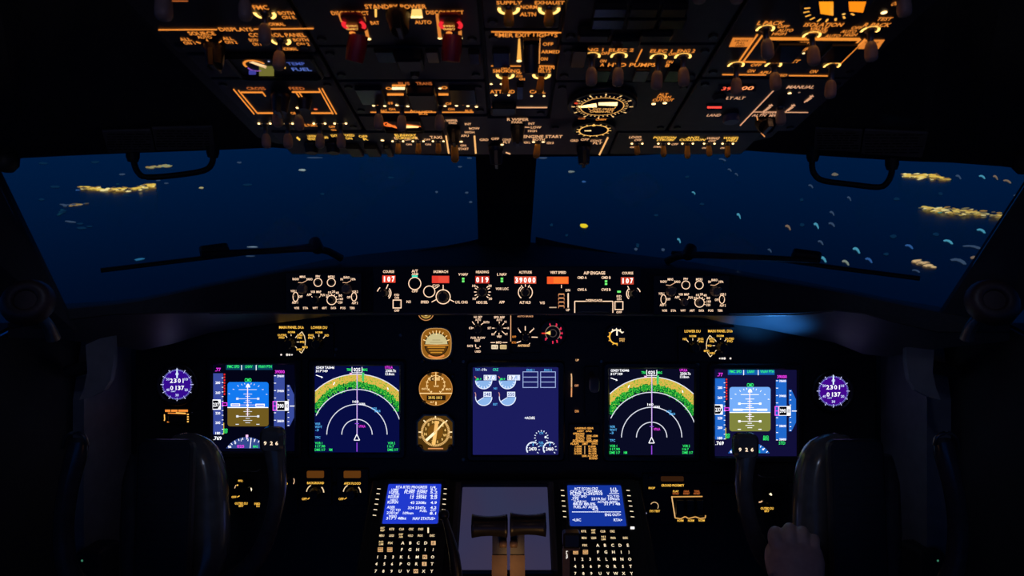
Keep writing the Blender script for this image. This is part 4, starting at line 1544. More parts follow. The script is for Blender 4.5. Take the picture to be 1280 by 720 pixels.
def rim(m, o1, i1, z0, z1, mat):
    n = len(o1)
    vs = [(a, b, z0) for a, b in o1] + [(a, b, z1) for a, b in o1] + [(a, b, z1) for a, b in i1] + [(a, b, z0) for a, b in i1]
    fs = [(k * n + i, k * n + (i + 1) % n, ((k + 1) % 4) * n + (i + 1) % n, ((k + 1) % 4) * n + i) for k in range(4) for i in range(n)]
    m.add(vs, fs, mat)


rim(m, squircle(T, cx, cy, 22, 22.5, 3), squircle(T, cx, cy, 20.4, 21, 3), -.0055, .006, M_BEZEL)
rim(m, squircle(T, cx, cy, 20.4, 21, 3), squircle(T, cx, cy, 19, 19.6, 3), -.0055, .004, M_BRASSRIM)
m.build('bezel', T.o)
m = T.mb(.0004)
m.add([(a, b, 0) for a, b in squircle(T, cx, cy, 19.4, 20, 3)], [tuple(range(36))], G1)
rim(m, squircle(T, cx, cy, 19.2, 20, 3), squircle(T, cx, cy, 18.2, 19, 3), 0, .0008, EM(225, 170, 100, 1.0))
m.disc(cx, 430.6, 15.2, EM(34, 24, 12), .0004)
m.ticks(cx, 430.6, 14, 17.5, (20, 40, 60, 75, 90, 105, 120, 140, 160), 1.0, CR, .0008)
m.disc(cx, 430.6, 14, EM(206, 192, 140, 1, True), .0007, 2, 178)
m.disc(cx, 430.6, 14, EM(88, 54, 16), .0007, 182, 358)
for i, (y, w) in enumerate(((434, 11), (437.4, 9.6), (440.6, 7.4))):
    m.L(cx - w, y, cx + w, y, 1.5, EM(205, 140, 45), .0009)
m.L(cx - 15, 431.4, cx + 15, 431.4, 1.5, EM(225, 150, 60), .0009)
for y, w in ((425, 5), (428, 8)):
    m.L(cx - w, y, cx + w, y, .6, EM(140, 125, 85), .0009)
m.L(cx, 413, cx, 418.5, 1.0, CR, .001)
m.ring(cx, 430, 17, 2.4, EM(230, 140, 70), 235, 305, .0009)
m.build('dial_face', T.o, 'cream over brown horizon ball')
for x in (528.5, 563):
    knob(T, x, 451, 3.2, .010, name='setting_knob', bar=False)

T = Thing('standby_airspeed_gauge', 'round amber dial with white bar across it, middle of the gauge column', 'gauge', MP, 544.7, 486, group='standby gauges')
m = T.mb()
cx, cy = 544.7, 486
m.lathe([(.0385, -.0055), (.0385, .004), (.037, .006), (.0348, .006), (.0342, 0)], (0, 0, 0), (0, 0, 1), M_BEZEL, 40)
m.build('bezel', T.o)
m = T.mb(.0006)
m.disc(cx, cy, 21.4, G1, .0002, n=40)
m.ring(cx, cy, 20.8, 1.3, EM(205, 140, 70), z=.0004)
m.ticks(cx, 480.5, 9.5, 12.5, range(-60, 241, 25), 1.0, CR)
m.ring(cx, 480.5, 11.2, .6, CR, -60, 240)
m.R(536.5, 471.5, 549.8, 475.6, EM(235, 190, 120))
m.disc(540.8, 473.6, 2.8, EM(80, 52, 20), .0008)
m.T("4", 541, 473.6, None, 3, CR, .001)
m.L(545, 464.5, 544.6, 481, 1.0, CR, .001)
m.L(524.5, 491.6, 565.5, 491.6, 1.2, CR)
m.R(533.5, 494, 557, 500.4, EM(30, 20, 12), .0008)
m.T("IAS", 545.4, 482.6, 6, 2.4, CR)
m.T("KNOTS", 530.4, 486, 6.5, 2.4, CR)
m.T("MACH", 560.6, 486.4, 6.5, 2.6, CR)
m.T("29.92 1013", 544, 497, 17, 3.4, EM(250, 200, 90, 1.2), .001)
m.T("ALT", 540, 502.6, 5, 2.2, CR)
m.L(545, 502, 545, 506, 1.6, CR)
m.disc(536.6, 466.8, 3, EM(70, 45, 15), .0007)
m.disc(550, 467.5, 2.6, EM(70, 45, 15), .0007)
m.build('dial_face', T.o, 'lit amber dial')
knob(T, 529.5, 503.5, 3.4, .012, name='setting_knob', bar=False)
knob(T, 566, 470, 2.4, .006, name='setting_knob', bar=False)

T = Thing('radio_compass_gauge', 'octagonal amber compass dial with crossed cream pointers, bottom of the gauge column', 'gauge', MP, 544.3, 541, group='standby gauges')
cx, cy = 544.3, 541


def octo(T, r, k=.62):
    return [T.ab(cx + x * r, cy - y * r) for x, y in ((1, -k), (1, k), (k, 1), (-k, 1), (-1, k), (-1, -k), (-k, -1), (k, -1))]


m = T.mb()
rim(m, octo(T, 24.6), octo(T, 23.2), -.0055, .006, M_BEZEL)
rim(m, octo(T, 23.2), octo(T, 21.6), -.0055, .0045, M_BRASSRIM)
m.build('bezel', T.o)
m = T.mb(.0006)
m.add([(a, b, 0) for a, b in octo(T, 22)], [tuple(range(8))], EM(72, 48, 14, 1, True))
m.disc(cx, 540, 18.6, EM(96, 66, 20), .0002)
m.ticks(cx, 540, 15.4, 18.2, range(0, 360, 5), .9, EM(240, 190, 115, 1.1))
for i in range(12):
    g = math.radians(90 - i * 30 + 12)
    m.T("N3E6W9S24"[i % 9], cx + 12.6 * math.cos(g), 540 - 12.6 * math.sin(g), None, 3.4, EM(245, 195, 110, 1.2))
m.disc(cx, 540, 9.6, GB, .0004)
for g, w, r, c in ((82, 4.4, 14, EM(240, 185, 105, 1.1)), (262, 4.4, 16, EM(245, 190, 105, 1.1)), (49, 1.8, 17, EM(255, 222, 160, 1.2)), (222, 3.2, 15.5, EM(255, 235, 190, 1.3))):
    m.ticks(cx, 540, 0, r, (g,), w, c, .001)
m.ticks(cx, 540, 17, 21, (90, 45, 135, 0, 180), 1.4, EM(255, 225, 170, 1.2))
m.T("VOR", 525.2, 546.5, 3.4, 3, EM(240, 190, 120))
m.T("VOR", 563.2, 546.5, 3.4, 3, EM(240, 190, 120))
m.L(535, 560.6, 554, 560.6, 1.4, EM(225, 150, 90))
m.build('dial_face', T.o, 'lit amber compass dial')
for x in (525, 563.5):
    knob(T, x, 559, 3.8, .012, name='pointer_knob', bar=False)

T = Thing('upper_gauge', 'small round amber gauge half hidden under the glareshield edge', 'gauge', MP, 532.5, 391)
m = T.mb()
m.lathe([(.021, -.0055), (.021, .002), (.0175, .002), (.017, 0)], (0, 0, 0), (0, 0, 1), M_BEZEL, 30)
m.build('bezel', T.o)
m = T.mb(.0004)
m.ring(532.5, 391, 9.4, .9, EM(215, 145, 85))
m.disc(532.5, 391, 7.2, EM(190, 150, 70), .0003)
m.disc(532.5, 393.5, 1.2, EM(255, 245, 220, 1.4), .0008)
m.ring(532.5, 391, 5, .8, EM(90, 60, 25))
m.build('dial_face', T.o)

# ---- centre forward panel
T = Thing('engine_reference_panel', 'black panel with N1 SET and SPD REF selectors above the indigo engine screen', 'control panel', MP, 612, 418)
m = T.mb()
m.plate(582, 393, 637.5, 443, -.0055, 0, M_BOARD, .002, .001)
m.build('faceplate', T.o)
X = lambda x: 575 + x / 13.333
Y = lambda y: 390 + y / 13.333
m = T.mb(.0005)


def tt(s, x, y, w, h=2.7, c=PINKW):
    m.T(s, X(x), Y(y), w, h, c)


for s, x, y, w in (("N1 SET", 302, 85, 10.5), ("AUTO", 302, 130, 7), ("BOTH", 440, 170, 7), ("2", 190, 265, 2), ("SPD REF", 655, 88, 13.5), ("AUTO", 655, 132, 7), ("V1", 755, 165, 3), ("VR", 800, 270, 3), ("WT", 768, 368, 4), ("VREF", 652, 410, 6), ("SET", 490, 268, 4.4), ("BUG", 550, 370, 3.6), ("FUEL FLOW", 300, 430, 18), ("RESET", 290, 475, 7), ("RATE", 170, 565, 7), ("USED", 298, 658, 7.4), ("MFD", 648, 508, 7)):
    tt(s, x, y, w)
for q in ((205, 160, 242, 210), (300, 150, 300, 188), (350, 212, 388, 185), (160, 250, 160, 285), (190, 268, 225, 264), (655, 160, 655, 190), (708, 218, 735, 185), (725, 268, 772, 268), (700, 320, 742, 358), (650, 348, 650, 388), (572, 358, 602, 322), (532, 268, 575, 268), (510, 508, 585, 508), (708, 508, 788, 508), (258, 540, 262, 585), (330, 565, 340, 580), (265, 600, 320, 600)):
    m.L(X(q[0]), Y(q[1]), X(q[2]), Y(q[3]), .9, PINKW)
m.L(X(846), Y(60), X(846), Y(490), .9, EM(240, 175, 125, 1.1))
m.build('lettering', T.o)
knob(T, X(300), Y(285), 5.6, .016, mat=PB('knob_grey', (.05, .048, .048), .45), name='selector_knob')
knob(T, X(652), Y(268), 4.6, .016, name='selector_knob')
knob(T, X(297), Y(575), 1.6, .008, name='flow_switch', bar=False)
for x, s in ((578, "ENG"), (722, "SYS")):
    g = T.mb()
    g.plate(X(x - 54), Y(548), X(x + 54), Y(616), 0, .003, EM(250, 226, 190, 1.0) if x < 600 else EM(226, 196, 138, 1.0), .001, .0008)
    g.z = .0034
    g.R(X(x + 22), Y(560), X(x + 30), Y(602), BLK)
    g.T(s, X(x - 14), Y(582), 3.6, 2.2, EM(120, 100, 80))
    g.build('lit_button', T.o, 'bright cream lit button')

T = Thing('autobrake_panel', 'black panel lettered AUTO BRAKE and ANTISKID beside the red numbered dial', 'control panel', MP, 660, 416)
m = T.mb()
m.plate(639.6, 393, 676, 441, -.0055, 0, M_BOARD, .002, .001)
m.build('faceplate', T.o)
m = T.mb(.0005)
m.T("AUTO BRAKE", 656.6, 395.4, 20, 2.2, EM(225, 160, 115))
for q in ((648.3, 411.6, 651, 415.6), (656.6, 407.6, 656.6, 413.2), (662, 415.8, 666.4, 411.6), (664.5, 421.3, 672, 421.6), (645.8, 428.4, 651, 426.4)):
    m.L(*q, 1.1, PINKW)
m.T("OFF", 642.6, 421, 5, 2.6, AMB)
m.T("RTO", 642.6, 428.2, 5.4, 2.6, AMB)
m.T("1", 647.6, 410.6, None, 2, PINKW)
m.T("3", 667, 411, None, 2.4, PINKW)
m.T("ANTISKID", 654.6, 432, 15, 2.8, EM(255, 196, 130, 1.3))
m.L(661, 430.4, 662.6, 428.8, .8, PINKW)
m.build('lettering', T.o)
knob(T, 657, 421, 5.4, .016, name='brake_selector')

T = Thing('flap_position_gauge', 'round gauge with red numerals and a cream pointer at nine o clock', 'gauge', MP, 691, 416.5)
m = T.mb()
m.lathe([(.0285, -.0055), (.0285, .002), (.026, .004), (.025, .0005)], (0, 0, 0), (0, 0, 1), M_BEZEL, 36)
m.build('bezel', T.o)
m = T.mb(.0006)
m.disc(691, 416.5, 14.8, EM(6, 5, 7), .0003)
m.ring(691, 416.5, 9.2, .7, EM(150, 120, 105), -50, 225)
m.ring(691, 416.5, 4.6, 1.0, EM(70, 60, 56))
for i, g in enumerate((66, 108, 30, 0, -28, -62, -90, 220)):
    r = 11.6
    c, s = math.cos(math.radians(g)), math.sin(math.radians(g))
    m.T("2151025304015"[i], 691 + c * r, 416.5 - s * r, None, 3.4, CRIM)
    m.ticks(691, 416.5, 9.6, 12.4, (g,), 1.6, CRIM, .0007)
m.L(677, 416.6, 683, 416.6, 1.6, EM(230, 50, 40), .0009)
m.quad([(681, 416.4), (688, 413.6), (688, 418.6)][::-1], EM(255, 205, 110, 1.3), .001)
m.build('dial_face', T.o, 'red numerals on black')

T = Thing('brake_pressure_gauge', 'small round gauge drawn as a yellow and white arc, right of the red numbered dial', 'gauge', MP, 770.5, 420.5)
m = T.mb()
m.lathe([(.0245, -.0055), (.0245, .002), (.022, .004), (.021, .0005)], (0, 0, 0), (0, 0, 1), M_BEZEL, 36)
m.build('bezel', T.o)
m = T.mb(.0006)
m.disc(770.5, 420.5, 12.6, EM(6, 5, 7), .0003)
m.ring(770.5, 421, 8.6, 1.7, EM(255, 232, 200, 1.2), 35, 140)
m.ring(770.5, 421, 8.6, 1.7, EM(245, 178, 60, 1.15), 140, 280)
m.ticks(770.5, 421, 8, 11, (35, 62, 90, 118), 1.2, EM(255, 232, 200, 1.2))
m.ticks(770.5, 421, 8, 11, (150, 178, 208, 245, 275), 1.2, EM(245, 178, 60, 1.15))
m.L(771.2, 413.5, 771.2, 419.5, 1.8, EM(255, 240, 215, 1.2))
m.T("PRESS", 777.6, 423.6, 7, 2, EM(250, 190, 105))
m.T("PSI", 777.4, 426, 6, 2, EM(250, 190, 105))
m.build('dial_face', T.o, 'yellow and white arc on black')


def du_selector(left):
    lab = 'black selector panel lettered MAIN PANEL DUs, ' + ('near the screen with deep blue sky' if left else 'near the screen with pale blue sky')
    k, d = (1, 0) if left else (-1, 1264.6)
    q = lambda x: x if left else d - x
    dy = 0 if left else 4.6
    T = Thing('display_selector_panel', lab, 'control panel', MP, q(381), 424 + dy, group='display selector panels')
    m = T.mb()
    x0, x1 = sorted((q(345), q(417)))
    m.plate(x0, 404 + dy, x1, 448 + dy, -.0055, 0, M_BOARD, .002, .001)
    m.build('faceplate', T.o)
    m = T.mb(.0005)
    for s, x, y, w, h in (("MAIN PANEL DUs", 364.3, 409.2, 30.5, 3.4), ("LOWER DU", 399, 409.4, 20, 3.4), ("NORM", 364.4, 415.2, 8.5, 2.6), ("NORM", 398.8, 415.5, 8.5, 2.6), ("OUTBD", 352.6, 418.8, 11, 2.6), ("PFD", 352.2, 422, 7, 2.6), ("ENG", 375, 418.9, 6.4, 2.6), ("PRI", 374.6, 422.2, 5.4, 2.6),
                          ("ENG", 388.8, 419, 6.6, 2.6), ("PRI", 388.2, 422.4, 5.4, 2.6), ("ND", 408.6, 419.2, 5, 2.8), ("PFD", 378.4, 427.6, 6.6, 2.6), ("MFD", 381.4, 434, 6.6, 2.6), ("INBD", 374.4, 436.8, 7, 2.6)):
        m.T(s, q(x), y + dy, w, h, YEL)
    for pts in (((357, 419.6), (359, 421.8)), ((363.8, 417.8), (364.2, 420)), ((369.4, 422.4), (371.4, 419.6)), ((391.6, 420), (393, 422)), ((398.7, 418), (398.7, 421)), ((404, 423), (406.6, 420)), ((371, 427.5), (374, 427.5)), ((369.2, 433), (371, 435)),
                ((374, 418), (377.4, 414.6), (380.6, 420), (381.8, 426), (381.4, 431.6)), ((380.6, 435.4), (377, 441.4), (374.4, 439))):
        m.PL([(q(x), y + dy) for x, y in pts], .9, EM(245, 215, 165, 1.1))
    m.build('lettering', T.o)
    knob(T, q(362.6), 429.5 + dy, 7.2, .017, name='selector_knob')
    knob(T, q(397.5), 429.5 + dy, 7.2, .017, name='selector_knob')
    k = T.mb(.0005)
    for x, w in ((351.6, 2.4), (359, 3), (362, 2.6), (365, 2)):
        k.disc(q(x), 443.4 + dy, w * .5, EM(235, 225, 215))
    k.build('lock_lamp', T.o)


du_selector(True)
du_selector(False)

# ---- gear lever and placard
T = Thing('landing_gear_lever', 'dark landing gear lever with a wheel shaped knob between the indigo and radar screens', 'lever', MP, 739, 478)
m = T.mb()
m.plate(731, 458, 749, 520, -.0055, 0, M_BOARD, .002, .001)
m.build('slot_plate', T.o)
m = T.mb()
a, b = T.ab(739, 474)
m.sweep([(a, b + .01, 0), (a, b, .03), (a, b - .004, .05)], [.006, .006, .006], M_STEM, 12)
m.build('arm', T.o)
m = T.mb()
m.lathe([(.004, -.009), (.011, -.009), (.0145, -.006), (.0155, 0), (.0145, .006), (.011, .009), (.004, .009)], (a, b - .004, .052), (1, 0, 0), M_SIDE, 24)
m.build('wheel_knob', T.o)
m = T.mb(.0006)
m.PL([(714, 467), (714.6, 472), (714.4, 484)], 1.3, EM(235, 190, 140))
m.L(714.4, 485, 714.2, 496, 1.4, EM(240, 150, 90))
m.T("UP", 721.6, 450.2, 4, 2.6, EM(250, 190, 130))
m.T("OFF", 720.6, 482, 5, 2.8, EM(240, 165, 115))
m.T("DN", 721, 514, 4.6, 3, EM(245, 165, 95))
for i, ch in enumerate("LANDINGGEAR"):
    m.T(ch, 714.4, 468 + i * 2.7, 1.6, 1.8, EM(235, 175, 125), .0007)
m.build('lettering', T.o)

T = Thing('limit_speed_placard', 'amber lit placard of LANDING GEAR and FLAPS LIMIT speeds beside the radar screen', 'placard', MP, 730, 552)
m = T.mb()
m.plate(711, 530, 750, 577, -.0055, 0, M_BOARD, .002, .001)
m.build('plate', T.o)
m = T.mb(.0005)
X = lambda x: 700 + x / 13.33
Y = lambda y: 525 + y / 13.33
OR = EM(248, 172, 78, 1.25)
for s, x, y, w in (("LANDING GEAR", 405, 137, 23), ("LIMIT  (IAS)", 405, 187, 18), ("OPERATING", 312, 226, 14), ("EXTEND", 332, 264, 10), ("270K-.82M", 535, 264, 13.6), ("RETRACT", 338, 303, 11), ("235K", 482, 303, 6.4), ("EXTENDED", 308, 342, 14), ("320K-.82M", 535, 342, 13.6),
                   ("FLAPS", 245, 396, 10), ("LIMIT", 418, 396, 7), ("(IAS)", 575, 396, 7), ("1-250K", 308, 440, 8.6), ("2-250K", 303, 480, 9.6), ("5-250K", 303, 518, 9.6), ("10-210K", 303, 556, 9.6), ("15-200K", 535, 440, 9.6), ("25-190K", 542, 480, 10.4), ("30-175K", 542, 518, 10.4), ("40-162K", 542, 556, 10.4), ("230K ALT FLAP", 495, 598, 19.6), ("EXTEND", 555, 638, 10.4)):
    m.T(s, X(x), Y(y), w, 2.5, OR)
m.L(X(205), Y(366), X(628), Y(366), .6, OR)
m.L(X(412), Y(425), X(412), Y(572), 1.2, EM(200, 150, 90))
m.build('lettering', T.o)


class Ref:
    """panel axes only, for lettering on free-standing things"""

    def __init__(self, plane, px, py):
        self.pl, self.P0 = plane, plane.at(px, py)

    ab, scale, l3 = Thing.ab, Thing.scale, Thing.l3

    def world(self, mb):
        mb.v = [tuple(toworld(self.P0 + self.pl.u * v[0] + self.pl.v * v[1] + self.pl.n * v[2])) for v in mb.v]
        return mb


def plane3(p0, p1, p2):
    """plane through three camera-frame points: p0 to p1 runs right, p2 lies up"""
    a, b, c = Vector(p0), Vector(p1), Vector(p2)
    u = (b - a).normalized()
    v = c - a
    v = (v - u * v.dot(u)).normalized()
    return Plane(a, v, u)


def cc(px, py, d):
    return ((px - 640) / F * d, d, (360 - py) / F * d)


# =================================================================== LOWER PANELS
def small_panel(name, label, x0, y0, x1, y1, group=None):
    T = Thing(name, label, 'control panel', MP, (x0 + x1) / 2, (y0 + y1) / 2, group=group)
    m = T.mb()
    m.plate(x0, y0, x1, y1, -.0055, 0, M_BOARD, .003, .001)
    m.build('faceplate', T.o)
    return T


T = Thing('lower_board', 'plain black lower board under the left flight and radar screens', 'instrument panel', MP, 310, 640, group='lower boards')
m = T.mb()
m.prism([T.ab(x, y) for x, y in ((167, 916), (470, 916), (470, 606), (167, 606))], -.04, -.006, M_BOARD, .003)
m.build('board', T.o)
T = Thing('lower_board', 'plain black lower board under the right radar and flight screens', 'instrument panel', MP, 960, 640, group='lower boards')
m = T.mb()
m.prism([T.ab(x, y) for x, y in ((800, 916), (1098, 916), (1098, 606), (800, 606))], -.04, -.006, M_BOARD, .003)
m.build('board', T.o)

T = small_panel('panel_light_switches', 'dark lower panel with OUTBD dimmer lettering, beside the left number-plate yoke horn', 284, 592, 372, 642)
m = T.mb(.0005)
for s, x, y, w, h in (("PFD", 300.6, 601, 5.4, 2.6), ("OFF", 292.6, 621.2, 6, 2.8), ("OUTBD DU", 301.6, 629.2, 16, 3), ("BRT", 301.6, 632.4, 6, 2.4), ("INBD", 321.6, 629.6, 7, 2.8), ("DU", 322.6, 632.6, 4, 2.4), ("INBD", 355.4, 604.4, 8.6, 3), ("DU", 353.8, 607.4, 3.4, 2.4), ("MAP", 351.6, 630.4, 8, 2.8), ("DU", 348.8, 633.4, 4, 2.4)):
    m.T(s, x, y, w, h, YEL)
m.ring(301, 611, 7.4, 1.0, EM(225, 185, 140), 140, 175)
m.disc(297, 606.4, 1, YEL)
m.L(296.6, 621.4, 299.6, 619.6, .9, YEL)
m.quad([(313.8, 609), (315.2, 611.5), (314.4, 614.2), (313.4, 611.5)][::-1], EM(255, 240, 200, 1.4))
m.ring(362, 601, 6, 1.2, EM(210, 170, 130), -40, 30)
m.build('lettering', T.o)
knob(T, 310, 604, 6, .014, name='dimmer_knob', ang=60)
knob(T, 357, 596, 5, .012, name='dimmer_knob')
g = T.mb()
g.sweep([(*T.ab(303.5, 588.5), .004), (*T.ab(313, 588.3), .006), (*T.ab(321, 588.5), .005), (*T.ab(326, 586), .003)], [.0014, .0016, .0016, .0012], M_STEM, 8)
g.build('guard_bar', T.o)

for lab, x, s, y in (('BACKGROUND', 394.5, 'BACKGROUND', 603.6), ('AFDS FLOOD', 440.5, 'AFDS FLOOD', 604.2)):
    T = small_panel('flood_light_panel', 'dark lower panel with dimmer knob lettered ' + lab, x - 20, 586, x + 20, 632, group='flood light dimmers')
    m = T.mb(.0005)
    m.T(s, x, y, 21, 3, YEL)
    m.ring(x - .5, 616, 10.8, 1.1, EM(245, 215, 165, 1.1), 120, 172)
    m.ring(x - .5, 616, 10.8, 1.3, EM(245, 215, 165, 1.1), 2, 42)
    m.T("OFF", x - 14, 623.6, 6.4, 3, YEL)
    m.L(x - 10, 624, x - 7, 622, .9, YEL)
    m.build('lettering', T.o)
    knob(T, x, 616, 7.4, .018, name='dimmer_knob', ang=60)
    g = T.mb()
    g.plate(x - 10.5, 588.5, x + 10.5, 597, 0, .004, EM(92, 52, 16), .002, .001)  # reflected amber light put into the shade as its own glow
    g.build('shade_glow', T.o, 'amber brown shade')

T = small_panel('ground_proximity_panel', 'dark lower panel lettered GROUND PROXIMITY with three guarded switches in an amber outline', 803, 592, 890, 656)
X = lambda x: 800 + x / 9.23
Y = lambda y: 585 + y / 9.23
m = T.mb(.0005)
for s, x, y, w, h in (("GROUND PROXIMITY", 378, 200, 28.5, 3), ("INOP", 136, 230, 8, 2.8), ("FLAP", 412, 268, 7, 2.4), ("INHIBIT", 414, 294, 8, 2.4), ("GEAR", 535, 268, 7, 2.4), ("INHIBIT", 536, 294, 8, 2.4), ("TERR", 655, 268, 7, 2.4), ("INHIBIT", 656, 294, 8, 2.4),
                      ("SYS TEST", 170, 496, 13, 2.8), ("NORM", 465, 606, 7.6, 2.8), ("NORM", 588, 606, 7.6, 2.8), ("NORM", 710, 604, 7.6, 2.8)):
    m.T(s, X(x), Y(y), w, h, AMBD if 'INHIB' in s or s in ('GEAR', 'TERR') else YEL)
O1 = EM(215, 160, 85)
m.L(X(362), Y(332), X(720), Y(328), 1.5, O1)
m.L(X(365), Y(325), X(405), Y(575), 1.4, EM(235, 185, 120))
m.PL([(X(405), Y(575)), (X(470), Y(585)), (X(520), Y(560)), (X(560), Y(582)), (X(640), Y(562)), (X(690), Y(582)), (X(752), Y(575)), (X(756), Y(545))], 1.5, O1)
m.ring(X(165), Y(440), 5, .9, EM(225, 185, 130), -35, 150)
m.disc(X(66), Y(522), 1.1, WHITED)
m.disc(X(30), Y(588), .9, WHITED)
m.build('lettering', T.o)
g = T.mb()
g.plate(X(240), Y(95), X(500), Y(150), 0, .004, EM(48, 26, 12), .002, .001)  # this shade also glows to imitate amber light reflected on it
g.build('shade_glow', T.o)
g = T.mb()
g.plate(X(90), Y(85), X(155), Y(130), 0, .004, M_LENS, .002, .001)
g.build('warning_lamp', T.o)
for x in (455, 570, 680):
    g = T.mb()
    g.plate(X(x - 48), Y(360), X(x + 48), Y(540), 0, .010, M_BLACK, .003, .002)
    g.build('switch_guard', T.o)

T = small_panel('dimmer_panel', 'dark lower panel with one small OUTBD DU dimmer, inside the right yoke horn', 938, 592, 985, 645)
m = T.mb(.0005)
m.T("OUTBD DU", 958.8, 635.4, 16, 3, YEL)
m.T("BRT", 958.6, 638.8, 6, 2.4, YEL)
m.quad([(961, 617.6), (963.6, 615.8), (965.2, 618.8), (963.6, 620)][::-1], EM(255, 235, 190, 1.4))
m.PL([(948.4, 627.6), (951, 627.4), (953.6, 625.4)], 1.6, EM(240, 190, 140))
m.build('lettering', T.o)
knob(T, 957, 622, 6, .014, name='dimmer_knob', ang=40)
g = T.mb()
g.sweep([(*T.ab(947, 593.4), .003), (*T.ab(953, 595.4), .006), (*T.ab(968, 596), .004)], [.0014, .0018, .001], M_STEM, 8)
g.build('guard_bar', T.o)

# =================================================================== FORWARD PEDESTAL
A40 = math.radians(40)
CP = Plane(cc(640, 640, 1.31), (0, math.cos(A40), math.sin(A40)))
T = Thing('forward_pedestal', 'brown grey sloping pedestal box carrying both keypads and the unlit screen', 'pedestal', CP, 632, 660)
m = T.mb()
m.prism([T.ab(x, y) for x, y in ((430, 790), (840, 790), (800, 597), (465, 597))], -.05, -.0065, M_BOARD, .003)
m.build('pedestal_box', T.o)
for x in (566, 693.5):
    m = T.mb()
    a0, b0 = T.ab(x - 4.5 if x < 640 else x - 3.5, 715)
    a1, b1 = T.ab(x + 4.5 if x < 640 else x + 3.5, 604)
    a0, a1 = (a0, T.ab(x + 4, 715)[0]) if x < 640 else (a0, T.ab(x + 4, 715)[0])
    m.prism(m.rr(a0, b0, a1, b1, .002), -.006, .006, M_BROWN, .002)
    m.build('side_rail', T.o)


